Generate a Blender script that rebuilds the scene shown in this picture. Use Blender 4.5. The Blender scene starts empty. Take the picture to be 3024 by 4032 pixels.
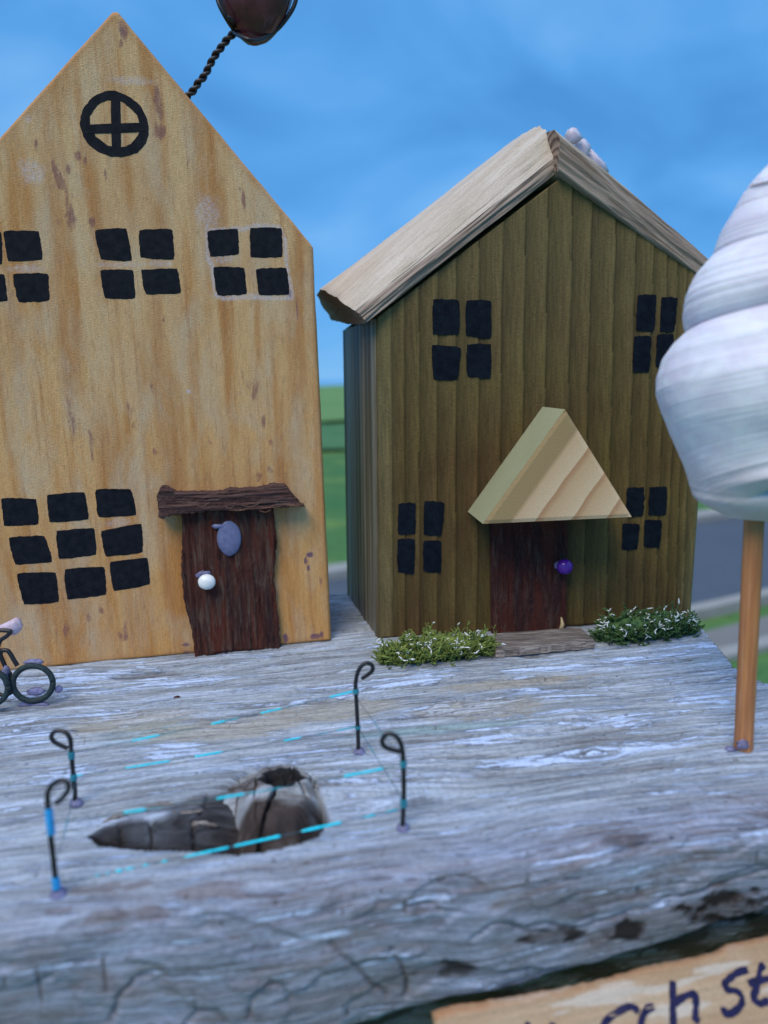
import bpy, math, random
import numpy as np

# ------------------------------------------------------------------ frame of the place
# lengths are in millimetres round the phone's position, turned into metres by W()
H = 2.2                      # height of the eye over the lawn, metres
S = 0.001
F, CX, CY = 3028.0, 1512.0, 2016.0
PITCH, ROLL = math.radians(10), math.radians(1.9)
V = lambda *a: np.array(a, float)
fwd = V(0, math.cos(PITCH), -math.sin(PITCH))
r0 = V(1, 0, 0); u0 = np.cross(r0, fwd)
right = r0*math.cos(ROLL) - u0*math.sin(ROLL)
upv = r0*math.sin(ROLL) + u0*math.cos(ROLL)

def W(p): return (p[0]*S, p[1]*S, p[2]*S + H)
def ray(x, y): return fwd + (x-CX)/F*right - (y-CY)/F*upv
def at_z(x, y, z=-77.0):
    d = ray(x, y); return d*(z/d[2])
def at_y(x, y, Y):
    d = ray(x, y); return d*(Y/d[1])
def at_plane(x, y, p0, n):
    d = ray(x, y); return d*(np.dot(p0, n)/np.dot(d, n))

scene = bpy.context.scene
col = scene.collection
cam_d = bpy.data.cameras.new('camera'); cam = bpy.data.objects.new('camera', cam_d); col.objects.link(cam)
scene.camera = cam
from mathutils import Matrix, Vector
m4 = Matrix.Identity(4)
for i in range(3):
    m4[i][0] = right[i]; m4[i][1] = upv[i]; m4[i][2] = -fwd[i]
m4.translation = Vector((0, 0, H))
cam.matrix_world = m4
cam_d.sensor_fit = 'VERTICAL'; cam_d.sensor_height = 36; cam_d.sensor_width = 27
cam_d.lens = 36*F/4032
cam_d.clip_start = 0.01; cam_d.clip_end = 20000
cam_d.dof.use_dof = True; cam_d.dof.focus_distance = 0.200; cam_d.dof.aperture_fstop = 13.5

# ------------------------------------------------------------------ sky, sun, exposure
SUN_EL, SUN_AZ = math.radians(52), math.radians(205)      # soft light from behind and left of the phone
world = bpy.data.worlds.new('World'); scene.world = world; world.use_nodes = True
wt = world.node_tree; wt.nodes.clear()
def wn(t): return wt.nodes.new(t)
out = wn('ShaderNodeOutputWorld'); bg = wn('ShaderNodeBackground')
sky = wn('ShaderNodeTexSky'); sky.sky_type = 'NISHITA'; sky.sun_disc = False
sky.sun_elevation = SUN_EL; sky.sun_rotation = SUN_AZ
sky.air_density = 1.0; sky.dust_density = 0.3; sky.ozone_density = 3.0
tc = wn('ShaderNodeTexCoord'); mp = wn('ShaderNodeMapping'); mp.inputs['Scale'].default_value = (1.5, 1.5, 3.0)
mp.inputs['Rotation'].default_value = (0.2, 0.35, 0.3)
nz = wn('ShaderNodeTexNoise'); nz.inputs['Scale'].default_value = 2.0; nz.inputs['Detail'].default_value = 6; nz.inputs['Roughness'].default_value = 0.45
nz.inputs['Distortion'].default_value = 0.4
rp = wn('ShaderNodeValToRGB')
e = rp.color_ramp.elements
e[0].position = 0.36; e[0].color = (0.075, 0.300, 0.70, 1)
e[1].position = 0.66; e[1].color = (0.20, 0.49, 0.92, 1)
k = e.new(0.5); k.color = (0.110, 0.385, 0.84, 1)
mul = wn('ShaderNodeMixRGB'); mul.blend_type = 'MULTIPLY'; mul.inputs[0].default_value = 1; mul.inputs[2].default_value = (0.05, 0.10, 0.15, 1)
mx = wn('ShaderNodeMixRGB'); mx.inputs[0].default_value = 0.9
# overcast sky: greyer and brighter towards the zenith, all the way round
sep = wn('ShaderNodeSeparateXYZ'); mr = wn('ShaderNodeMapRange'); mr.interpolation_type = 'SMOOTHSTEP'
mr.inputs[1].default_value = 0.45; mr.inputs[2].default_value = 1.0; mr.inputs[3].default_value = 0.0; mr.inputs[4].default_value = 0.85
zen = wn('ShaderNodeMixRGB'); zen.inputs[2].default_value = (0.84, 1.06, 1.55, 1)
L = wt.links.new
L(tc.outputs['Generated'], mp.inputs[0]); L(mp.outputs[0], nz.inputs['Vector']); L(nz.outputs[0], rp.inputs[0])
L(sky.outputs[0], mul.inputs[1]); L(mul.outputs[0], mx.inputs[1]); L(rp.outputs[0], mx.inputs[2])
L(tc.outputs['Generated'], sep.inputs[0]); L(sep.outputs[2], mr.inputs[0]); L(mr.outputs[0], zen.inputs[0]); L(mx.outputs[0], zen.inputs[1])
SKY_STRENGTH = 1.0
# the Nishita sky is scaled into this picture's range before the clouds are laid over it
sc = wn('ShaderNodeMixRGB'); sc.blend_type = 'MULTIPLY'; sc.inputs[0].default_value = 1; sc.inputs[2].default_value = (6.6, 6.6, 6.6, 1)
L(zen.outputs[0], sc.inputs[1]); L(sc.outputs[0], bg.inputs[0]); bg.inputs[1].default_value = 0.1
L(bg.outputs[0], out.inputs[0])

sd = bpy.data.lights.new('sun', 'SUN'); so = bpy.data.objects.new('sun', sd); col.objects.link(so)
sd.energy = 1.5; sd.angle = math.radians(32); sd.color = (1.0, 0.80, 0.57)
dirv = Vector((math.sin(SUN_AZ)*math.cos(SUN_EL), math.cos(SUN_AZ)*math.cos(SUN_EL), math.sin(SUN_EL)))
so.rotation_euler = dirv.to_track_quat('Z', 'Y').to_euler(); so.location = (0, 0, 5)
scene.view_settings.view_transform = 'Standard'; scene.view_settings.look = 'None'
scene.view_settings.exposure = 0.6; scene.view_settings.gamma = 1; scene.view_settings.use_curve_mapping = False

# ------------------------------------------------------------------ noise in numpy
_rng = np.random.RandomState(7); _T = _rng.rand(8, 256, 256)
def vn(x, y, k=0):
    t = _T[k % 8]; xi = np.floor(x).astype(int); yi = np.floor(y).astype(int)
    fx = x-xi; fy = y-yi; fx = fx*fx*(3-2*fx); fy = fy*fy*(3-2*fy)
    a = t[xi % 256, yi % 256]; b = t[(xi+1) % 256, yi % 256]; c = t[xi % 256, (yi+1) % 256]; d = t[(xi+1) % 256, (yi+1) % 256]
    return (a*(1-fx)+b*fx)*(1-fy) + (c*(1-fx)+d*fx)*fy
def fb(x, y, k=0, o=4):
    x = np.asarray(x, float); y = np.asarray(y, float)
    s = 0; a = 1; n = 0
    for i in range(o):
        s = s + a*vn(x*2**i+i*17.3, y*2**i+i*9.1, k+i); n += a; a *= 0.5
    return s/n
def sstep(a, b, x):
    t = np.clip((x-a)/(b-a), 0, 1); return t*t*(3-2*t)

# ------------------------------------------------------------------ object helpers
def tag(o, label=None, cat=None, group=None, kind=None):
    if label: o['label'] = label
    if cat: o['category'] = cat
    if group: o['group'] = group
    if kind: o['kind'] = kind
    return o
def empty(name, P, rz=0, parent=None):
    o = bpy.data.objects.new(name, None); col.objects.link(o); o.empty_display_size = 0.005
    o.location = P; o.rotation_euler.z = rz
    if parent: o.parent = parent
    return o
def mesh(name, verts, faces, m, parent=None, loc=(0, 0, 0), smooth=True, attrs=None, uv=None, kind=None):
    """verts in metres, local to the parent (or to loc for a top-level mesh)"""
    me = bpy.data.meshes.new(name)
    verts = np.asarray(verts, float)
    if isinstance(faces, np.ndarray):
        nf, k = faces.shape
        me.vertices.add(len(verts)); me.vertices.foreach_set('co', verts.ravel())
        me.loops.add(nf*k); me.loops.foreach_set('vertex_index', faces.ravel())
        me.polygons.add(nf); me.polygons.foreach_set('loop_start', np.arange(0, nf*k, k)); me.polygons.foreach_set('loop_total', np.full(nf, k))
        me.update(); me.validate()
    else:
        me.from_pydata([tuple(v) for v in verts], [], faces); me.update()
    if smooth: me.polygons.foreach_set('use_smooth', np.ones(len(me.polygons), bool))
    if attrs:
        for k_, v_ in attrs.items():
            a = me.attributes.new(k_, 'FLOAT', 'POINT'); a.data.foreach_set('value', np.asarray(v_, float).ravel())
    if uv is not None:
        l = me.uv_layers.new(name='UVMap'); vi = np.zeros(len(me.loops), int); me.loops.foreach_get('vertex_index', vi)
        l.data.foreach_set('uv', np.asarray(uv, float)[vi].ravel())
    me.materials.append(m)
    o = bpy.data.objects.new(name, me); col.objects.link(o); o.location = loc
    if parent: o.parent = parent
    if kind: o['kind'] = kind
    return o
class MB:
    def __init__(s): s.v = []; s.f = []; s.a = []
    def add(s, v, f, a=0.0):
        b = len(s.v); s.v += [tuple(p) for p in v]; s.f += [tuple(i+b for i in q) for q in f]
        s.a += ([a]*len(v) if np.isscalar(a) else list(a))
    def tube(s, pts, r, n=8, a=0.0, cap=True):
        pts = [np.asarray(p, float) for p in pts]; m_ = len(pts)
        r = [r]*m_ if np.isscalar(r) else r
        a_ = [a]*m_ if np.isscalar(a) else a
        V_ = []; A_ = []; prev = None
        for i, p in enumerate(pts):
            t = pts[min(i+1, m_-1)] - pts[max(i-1, 0)]; t = t/(np.linalg.norm(t)+1e-12)
            if prev is None:
                x = np.cross(t, V(0, 0, 1) if abs(t[2]) < .9 else V(1, 0, 0))
            else: x = prev - t*np.dot(prev, t)
            x = x/(np.linalg.norm(x)+1e-12); prev = x; y = np.cross(t, x)
            for j in range(n):
                an = 2*math.pi*j/n; V_.append(p + r[i]*(math.cos(an)*x + math.sin(an)*y)); A_.append(a_[i])
        f = [(i*n+j, i*n+(j+1) % n, (i+1)*n+(j+1) % n, (i+1)*n+j) for i in range(m_-1) for j in range(n)]
        if cap:
            f.append(tuple(range(n))[::-1]); f.append(tuple((m_-1)*n+j for j in range(n)))
        s.add(V_, f, A_)
    def build(s, name, m, parent=None, loc=(0, 0, 0), smooth=True, kind=None, attr=None):
        return mesh(name, s.v, s.f, m, parent, loc, smooth, {attr: s.a} if attr else None, None, kind)
def smoothpath(p, k=5):
    p = [np.asarray(q, float) for q in p]; o = []
    for i in range(len(p)-1):
        a = p[max(i-1, 0)]; b = p[i]; c = p[i+1]; d = p[min(i+2, len(p)-1)]
        for j in range(k):
            t = j/k; o.append(0.5*((2*b)+(-a+c)*t+(2*a-5*b+4*c-d)*t*t+(-a+3*b-3*c+d)*t**3))
    o.append(p[-1]); return o
def blob(c, r, seed=0, amp=.12, nu=20, nv=12, flat=None):
    vs = []; fs = []
    for j in range(nv+1):
        th = math.pi*j/nv
        for i in range(nu):
            ph = 2*math.pi*i/nu
            d = V(math.sin(th)*math.cos(ph), math.sin(th)*math.sin(ph), math.cos(th))
            n_ = 1+amp*(2*float(fb(2+1.7*d[0]+seed*3.1, 5+1.7*d[1]+1.3*d[2]+seed, seed % 5, 3))-1)
            p = V(*[d[k_]*r[k_]*n_ for k_ in range(3)])
            if flat is not None: p[2] = max(p[2], flat)
            vs.append(p+np.asarray(c))
    for j in range(nv):
        for i in range(nu): fs.append((j*nu+i, j*nu+(i+1) % nu, (j+1)*nu+(i+1) % nu, (j+1)*nu+i)[::-1])
    return vs, fs
def grid_faces(nx, ny, off=0, flip=False):
    i, j = np.meshgrid(np.arange(nx-1), np.arange(ny-1), indexing='ij')
    a = (i*ny+j).ravel()+off
    f = np.stack([a, a+ny, a+ny+1, a+1], 1)
    return f[:, ::-1] if flip else f

# ------------------------------------------------------------------ material helpers
class Mat:
    def __init__(s, name, rough=.7, spec=.3):
        s.m = bpy.data.materials.new(name); s.m.use_nodes = True; s.t = s.m.node_tree
        s.b = s.t.nodes['Principled BSDF']; s.b.inputs['Roughness'].default_value = rough
        s.b.inputs['Specular IOR Level'].default_value = spec
        s.tc = s.t.nodes.new('ShaderNodeTexCoord')
    def n(s, t, **k):
        x = s.t.nodes.new(t)
        for a, b in k.items(): setattr(x, a, b)
        return x
    def put(s, sock, v):
        if isinstance(v, bpy.types.NodeSocket): s.t.links.new(v, sock)
        elif hasattr(v, '__len__') and len(v) == 3 and sock.type == 'RGBA': sock.default_value = (*v, 1)
        else: sock.default_value = v
    def vec(s, sx=1, sy=1, sz=1, src='Object', rot=(0, 0, 0), k=1000):
        m_ = s.n('ShaderNodeMapping'); s.t.links.new(s.tc.outputs[src], m_.inputs[0])
        m_.inputs['Scale'].default_value = (sx*k, sy*k, sz*k); m_.inputs['Rotation'].default_value = rot; return m_.outputs[0]
    def noise(s, v, sc=1, det=4, ro=.55, dist=0, col=False):
        x = s.n('ShaderNodeTexNoise'); s.put(x.inputs['Vector'], v); x.inputs['Scale'].default_value = sc
        x.inputs['Detail'].default_value = det; x.inputs['Roughness'].default_value = ro; x.inputs['Distortion'].default_value = dist
        return x.outputs[1 if col else 0]
    def ramp(s, f, *st):
        r = s.n('ShaderNodeValToRGB'); s.put(r.inputs[0], f); el = r.color_ramp.elements
        while len(el) > 1: el.remove(el[-1])
        for i, (p, c) in enumerate(st):
            q = el[0] if i == 0 else el.new(p)
            q.position = p; c = (c, c, c) if np.isscalar(c) else c; q.color = (*c, 1)
        return r.outputs[0]
    def mix(s, f, a, b, mode='MIX'):
        x = s.n('ShaderNodeMixRGB', blend_type=mode); s.put(x.inputs[0], f); s.put(x.inputs[1], a); s.put(x.inputs[2], b); return x.outputs[0]
    def math(s, op, a, b=0.0, c=None, clamp=False):
        x = s.n('ShaderNodeMath', operation=op, use_clamp=clamp); s.put(x.inputs[0], a); s.put(x.inputs[1], b)
        if c is not None: s.put(x.inputs[2], c)
        return x.outputs[0]
    def attr(s, name): 
        x = s.n('ShaderNodeAttribute', attribute_name=name); return x.outputs['Fac']
    def bump(s, h, dist, st=1.0, prev=None):
        x = s.n('ShaderNodeBump'); s.put(x.inputs['Height'], h); x.inputs['Distance'].default_value = dist; x.inputs['Strength'].default_value = st
        if prev is not None: s.put(x.inputs['Normal'], prev)
        return x.outputs[0]
    def done(s, c=None, nrm=None, rough=None):
        if c is not None: s.put(s.b.inputs['Base Color'], c)
        if nrm is not None: s.put(s.b.inputs['Normal'], nrm)
        if rough is not None: s.put(s.b.inputs['Roughness'], rough)
        return s.m

# --- driftwood plank (UV: u along the grain, v across it, in mm/100)
M = Mat('weathered_driftwood', .82, .18)
u1 = M.vec(7, 160, 1, 'UV', k=1); u2 = M.vec(2.4, 26, 1, 'UV', k=1); u3 = M.vec(16, 300, 1, 'UV', k=1); u4 = M.vec(9, 14, 1, 'UV', k=1)
g1 = M.noise(u1, 1, 5, .6, .35); g2 = M.noise(u2, 1, 5, .6, .5); g3 = M.noise(u3, 1, 3, .6); g4 = M.noise(u4, 1, 6, .65, .6)
base = M.ramp(g2, (.30, (.25, .24, .235)), (.43, (.355, .37, .375)), (.53, (.44, .465, .475)), (.66, (.53, .58, .65)))
smoothw = M.ramp(g4, (.30, (.22, .225, .245)), (.47, (.32, .335, .385)), (.68, (.42, .45, .54)))
stn = M.ramp(M.noise(M.vec(5, 22, 1, 'UV', k=1), 1, 6, .65, .8), (.44, 0), (.62, .85))
smoothw = M.mix(stn, smoothw, (.26, .225, .22))
base = M.mix(M.attr('front'), base, smoothw)
fine = M.ramp(g1, (.30, .34), (.40, .74), (.52, 1.04), (.68, 1.25))
base = M.mix(.9, base, fine, 'MULTIPLY')
# worn white paint patches
pn = M.noise(M.vec(4.5, 75, 1, 'UV', k=1), 1, 8, .74, .5)
pm = M.ramp(M.math('ADD', pn, M.math('MULTIPLY', M.attr('paint'), .10)), (.555, 0.0), (.60, 1.0))
base = M.mix(M.math('MULTIPLY', pm, .85), base, (.64, .74, .90))
# brown streaks, faint turquoise stain
bn = M.noise(M.vec(10, 115, 1, 'UV', k=1), 1, 6, .7, .6)
bm = M.ramp(M.math('ADD', bn, M.math('MULTIPLY', M.attr('brown'), .27)), (.635, 0.0), (.71, 1.0))
base = M.mix(M.math('MULTIPLY', bm, .60), base, (.20, .145, .125))
base = M.mix(M.math('MULTIPLY', M.attr('teal'), .45), base, (.22, .40, .37))
base = M.mix(M.math('MULTIPLY', M.attr('tan'), .55), base, (.46, .38, .25))
fsp = M.ramp(M.noise(M.vec(90, 130, 1, 'UV', k=1), 1, 4, .7), (.33, .72), (.5, 1), (.66, 1.16))
base = M.mix(.8, base, fsp, 'MULTIPLY')
base = M.mix(1, base, (.89, .99, 1.12), 'MULTIPLY')
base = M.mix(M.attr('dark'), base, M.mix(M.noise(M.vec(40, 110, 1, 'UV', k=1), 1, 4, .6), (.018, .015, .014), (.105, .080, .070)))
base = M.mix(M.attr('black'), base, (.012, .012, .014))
h = M.math('ADD', M.math('MULTIPLY', g1, .8), M.math('MULTIPLY', g3, .5)); h = M.math('ADD', h, M.math('MULTIPLY', pm, .25))
WOOD_PLANK = M.done(base, M.bump(h, .0007, .9))

# --- tall house: orange-stained pine, grain upright
M = Mat('stained_pine', .62, .15)
w = M.noise(M.vec(.13, .13, .022), 1, 3, .5, .15); w2 = M.noise(M.vec(.22, .22, .014), 1, 3, .5, .15)
zz = M.n('ShaderNodeSeparateXYZ'); M.t.links.new(M.tc.outputs['Object'], zz.inputs[0])
low = M.n('ShaderNodeMapRange'); M.put(low.inputs[0], zz.outputs[2]); low.inputs[1].default_value = .12; low.inputs[2].default_value = .0
pale = M.mix(low.outputs[0], (.68, .455, .23), (.69, .375, .125))
c = M.mix(M.ramp(w2, (.47, 0), (.64, .70)), pale, (.50, .215, .055))
c = M.mix(M.ramp(w, (.46, 0), (.66, .55)), c, (.44, .21, .085))
c = M.mix(M.ramp(M.noise(M.vec(.11, .1, .035), 1, 4, .6, .4), (.46, 0), (.68, .65)), c, (.62, .51, .35))
streak = M.noise(M.vec(.5, .5, .035), 1, 5, .66, .2)
c = M.mix(M.ramp(streak, (.54, 0), (.72, .55)), c, (.38, .16, .07))
spots = M.noise(M.vec(.75, .75, .23), 1, 5, .65, .3)
c = M.mix(M.ramp(M.math('ADD', spots, M.math('MULTIPLY', M.attr('purple'), .35)), (.60, 0), (.80, .70)), c, (.22, .09, .10))
c = M.mix(M.math('MULTIPLY', M.attr('violet'), .85), c, (.095, .045, .15))
c = M.mix(M.math('MULTIPLY', M.attr('chalk'), M.ramp(M.noise(M.vec(1.6, 1.6, 1.0), 1, 5, .75), (.36, 0), (.6, .85))), c, (.62, .60, .66))
c = M.mix(M.math('MULTIPLY', M.attr('rim'), .7), c, (.52, .25, .09))
c = M.mix(.6, c, M.ramp(M.noise(M.vec(2.2, 2.2, .28), 1, 5, .75), (.3, .74), (.7, 1.20)), 'MULTIPLY')
c = M.mix(.55, c, M.ramp(M.noise(M.vec(.7, 1, 5.5), 1, 3, .7), (.3, .76), (.7, 1.18)), 'MULTIPLY')
hh = M.math('ADD', M.noise(M.vec(3.2, 3.2, .5), 1, 3, .6), M.noise(M.vec(1.0, 1, 7), 1, 2, .6))
PINE = M.done(c, M.bump(hh, .00030, .8), M.ramp(w2, (.3, .5), (.7, .75)))

# --- small house: olive varnished boards
M = Mat('olive_varnished_wood', .5, .18)
saw = M.attr('saw')
n1 = M.noise(M.vec(.05, .05, .035), 1, 4, .55, .4); n2 = M.noise(M.vec(1.3, 1.3, .10), 1, 5, .6)
sx = M.n('ShaderNodeSeparateXYZ'); M.t.links.new(M.tc.outputs['Object'], sx.inputs[0])
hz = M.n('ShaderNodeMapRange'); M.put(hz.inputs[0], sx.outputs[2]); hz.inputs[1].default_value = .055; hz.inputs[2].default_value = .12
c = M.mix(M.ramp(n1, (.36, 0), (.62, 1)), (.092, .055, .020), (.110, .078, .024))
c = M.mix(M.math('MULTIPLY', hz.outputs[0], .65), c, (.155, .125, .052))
c = M.mix(M.math('MULTIPLY', M.attr('rim'), .85), c, (.215, .185, .085))
c = M.mix(1, c, M.ramp(saw, (0, .38), (.07, .72), (.5, .97), (.9, 1.22), (1, 1.1)), 'MULTIPLY')
c = M.mix(.65, c, M.ramp(n2, (.3, .60), (.5, 1), (.7, 1.4)), 'MULTIPLY')
c = M.mix(.75, c, M.ramp(M.noise(M.vec(.9, .9, 5.0), 1, 4, .7), (.33, .60), (.5, 1), (.68, 1.34)), 'MULTIPLY')
dust = M.ramp(M.noise(M.vec(1.9, 1.9, 1.5), 1, 5, .8), (.62, 0), (.72, .6))
c = M.mix(dust, c, (.34, .31, .22))
bh = M.math('ADD', M.noise(M.vec(3.5, 3.5, .3), 1, 3, .6), M.noise(M.vec(1.2, 1.2, 8), 1, 3, .6))
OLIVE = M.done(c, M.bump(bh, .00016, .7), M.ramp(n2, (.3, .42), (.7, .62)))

M = Mat('varnished_side_wood', .5, .18)
n1 = M.noise(M.vec(.02, .30, .006), 1, 3, .5); n2 = M.noise(M.vec(1, 1, .06), 1, 4, .6)
c = M.mix(M.ramp(n1, (.40, 0), (.60, 1)), (.085, .065, .03), (.24, .24, .20))
c = M.mix(.7, c, M.ramp(n2, (.3, .7), (.7, 1.25)), 'MULTIPLY')
SIDE = M.done(c, M.bump(M.noise(M.vec(.3, 1.4, .02), 1, 3), .0003, .5))

def paintmat(name, a, b, show, rough=.55):
    M = Mat(name, rough, .3)
    s1 = M.noise(M.vec(3.0, 1, 1.1), 1, 5, .75); s2 = M.noise(M.vec(.5, 1, .5), 1, 3); M.b.inputs['Specular IOR Level'].default_value = .12
    c = M.mix(M.ramp(s2, (.35, 0), (.65, 1)), a, b)
    c = M.mix(M.ramp(s1, (.60, 0), (.80, .75)), c, show)
    return M.done(c, M.bump(s1, .00008, .6))
PAINT_A = paintmat('navy_black_paint', (.004, .006, .011), (.012, .014, .020), (.10, .075, .05))
PAINT_B = paintmat('blue_black_paint', (.002, .004, .010), (.005, .010, .018), (.045, .085, .075))
PAINT_B.node_tree.nodes['Principled BSDF'].inputs['Roughness'].default_value = .7
PAINT_A.node_tree.nodes['Principled BSDF'].inputs['Roughness'].default_value = .6

# --- bark for doors
def bark(name, a, b, g, vert=True):
    M = Mat(name, .85, .15)
    sc = (.9, .9, .12) if vert else (.09, 1.3, 1.5)
    s1 = M.noise(M.vec(*sc), 1, 6, .65, .6); s2 = M.noise(M.vec(*[q*.28 for q in sc]), 1, 3, .6, .6); s3 = M.noise(M.vec(2.5, 2.5, 2.5), 1, 4, .7)
    c = M.mix(M.ramp(s2, (.38, 0), (.6, 1)), a, b)
    c = M.mix(M.ramp(s1, (.50, 0), (.64, .85)), c, g)
    c = M.mix(M.ramp(s1, (.30, .9), (.43, 0)), c, (.012, .009, .012))
    c = M.mix(M.ramp(s3, (.62, 0), (.78, .5)), c, (.22, .16, .13))
    return M.done(c, M.bump(M.math('ADD', s1, M.math('MULTIPLY', s3, .5)), .0014, 1))
BARK = bark('red_bark', (.135, .040, .026), (.070, .033, .030), (.15, .11, .085))
BARK2 = bark('purple_bark', (.125, .034, .024), (.060, .027, .026), (.12, .075, .06))
BARK_H = bark('brown_bark_strip', (.155, .085, .075), (.105, .055, .052), (.24, .165, .145), False)

# --- pale roof driftwood: local x runs along the grain
M = Mat('pale_roof_driftwood', .8, .2)
s1 = M.noise(M.vec(.05, 1.1, 1.1), 1, 5, .62, .4); s2 = M.noise(M.vec(.035, .2, .2), 1, 4, .55, .4); s3 = M.noise(M.vec(.22, 1.0, 1.0), 1, 6, .7)
c = M.mix(M.ramp(s2, (.35, 0), (.65, 1)), (.52, .46, .37), (.64, .59, .51))
c = M.mix(M.ramp(s1, (.50, 0), (.72, .6)), c, (.38, .31, .24))
c = M.mix(M.ramp(s3, (.62, 0), (.70, .75)), c, (.38, .22, .12))
c = M.mix(.6, c, M.ramp(M.noise(M.vec(1.4, 2.4, 2.4), 1, 4, .7), (.3, .75), (.7, 1.2)), 'MULTIPLY')
c = M.mix(M.attr('edge'), c, M.mix(M.ramp(s1, (.4, 0), (.6, 1)), (.20, .15, .12), (.34, .28, .23)))
ROOF = M.done(c, M.bump(M.math('ADD', s1, M.math('MULTIPLY', s3, .6)), .0006, .8))
M = Mat('end_grain', .8, .15)
wv = M.n('ShaderNodeTexWave', wave_type='RINGS', rings_direction='X'); M.put(wv.inputs[0], M.vec(.2, .5, .5)); wv.inputs['Scale'].default_value = .34
wv.inputs['Distortion'].default_value = 3.5; wv.inputs['Detail'].default_value = 3
c = M.ramp(wv.outputs[1], (.1, (.17, .11, .08)), (.5, (.34, .24, .175)), (.9, (.42, .30, .22)))
ENDG = M.done(c, M.bump(M.noise(M.vec(1, 3, 3), 1, 4, .7), .0005, .8))

# --- porch wedge
M = Mat('banded_pine_wedge', .65, .25)
q = M.vec(1, .35, 1, rot=(0, math.radians(54), 0))
b1 = M.n('ShaderNodeSeparateXYZ'); M.put(b1.inputs[0], q)
dst = M.math('ADD', b1.outputs[2], M.math('MULTIPLY', M.noise(M.vec(.06, .06, .06), 1, 2), 1.6))
wv = M.n('ShaderNodeMath', operation='FRACT'); M.put(wv.inputs[0], M.math('ADD', M.math('MULTIPLY', dst, .125), .35))
c = M.ramp(wv.outputs[0], (0, (.70, .55, .35)), (.72, (.60, .42, .24)), (.93, (.47, .27, .14)), (.96, (.47, .27, .14)), (1, (.70, .55, .35)))
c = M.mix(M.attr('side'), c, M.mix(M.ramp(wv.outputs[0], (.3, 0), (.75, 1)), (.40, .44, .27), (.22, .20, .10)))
c = M.mix(M.attr('band'), c, (.37, .27, .13))
c = M.mix(.6, c, M.ramp(M.noise(M.vec(2.2, 2.2, 2.2), 1, 4, .7), (.3, .80), (.7, 1.18)), 'MULTIPLY')
WEDGE = M.done(c, M.bump(M.noise(M.vec(3, 3, 3), 1, 4, .7), .00025, .8))

M = Mat('grey_slat', .8, .2)
s1 = M.noise(M.vec(.08, 1.6, 1.6), 1, 5, .65, .3)
c = M.ramp(s1, (.3, (.045, .04, .04)), (.48, (.16, .145, .135)), (.6, (.30, .28, .26)), (.72, (.45, .43, .41)))
SLAT = M.done(c, M.bump(s1, .0006, .9))

def simple(name, c, rough=.5, spec=.4, metal=0, var=.2, sc=1.0, bump=0.0, sss=0, alpha=None, trans=0):
    M = Mat(name, rough, spec)
    nn = M.noise(M.vec(sc, sc, sc), 1, 4, .65)
    cc = M.mix(1, c, M.ramp(nn, (.3, 1-var), (.7, 1+var)), 'MULTIPLY')
    M.b.inputs['Metallic'].default_value = metal
    if sss: M.b.inputs['Subsurface Weight'].default_value = sss; M.b.inputs['Subsurface Scale'].default_value = .002
    if trans: M.b.inputs['Transmission Weight'].default_value = trans; M.b.inputs['IOR'].default_value = 1.3
    return M.done(cc, M.bump(nn, .0002, bump) if bump else None)
WIRE = simple('black_wire', (.012, .012, .016), .42, .5, 0, .4, .8, .4)
WIRE_G = simple('verdigris_wire', (.020, .040, .045), .7, .35, 0, .6, 1.6, .8)
GLUE = simple('lilac_glue', (.34, .36, .60), .2, .5, 0, .35, 1.2, .6, .2, None, .55)
GLUE_W = simple('blue_glass_oval', (.24, .28, .50), .18, .5, 0, .3, .35, .4, .2, None, .4)
SHELL_FRAG = simple('pink_shell', (.62, .52, .62), .35, .5, 0, .2, .4, .3, .5)
WHITE_BEAD = simple('white_bead', (.85, .90, .88), .35, .5, 0, .08, .5, .2)
PURPLE_BEAD = simple('purple_bead', (.09, .015, .33), .12, .6, 0, .1, .5, 0)
STONE = simple('plum_pebble', (.075, .022, .030), .22, .5, 0, .45, .22, .5)
WRAP = simple('teal_thread_wrap', (.02, .24, .33), .5, .4, 0, .5, 2.0, .6)
WRAP_B = simple('bright_blue_thread_wrap', (.015, .36, .80), .45, .5, 0, .5, 1.2, .6)
CHIP = simple('yellow_wood_chip', (.55, .44, .24), .7, .3, 0, .3, 2)
FIBRE = simple('dry_fibre', (.24, .13, .09), .8, .2)

M = Mat('tinsel_thread', .30, .6)
M.b.inputs['Metallic'].default_value = .25
br = M.attr('bright')
c = M.mix(br, (.025, .11, .15), (.005, .80, 1.0))
THREAD = M.done(c, None)

M = Mat('bamboo', .55, .3)
s1 = M.noise(M.vec(1.5, 1.5, .05), 1, 5, .6, .1); s2 = M.noise(M.vec(.5, .5, .03), 1, 3, .6)
c = M.mix(M.ramp(s2, (.38, 0), (.62, 1)), (.40, .165, .07), (.55, .25, .095))
c = M.mix(M.ramp(s1, (.5, 0), (.72, .7)), c, (.27, .10, .05))
c = M.mix(M.ramp(s1, (.28, .6), (.42, 0)), c, (.66, .45, .28))
BAMBOO = M.done(c, M.bump(s1, .0003, .8))

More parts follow.
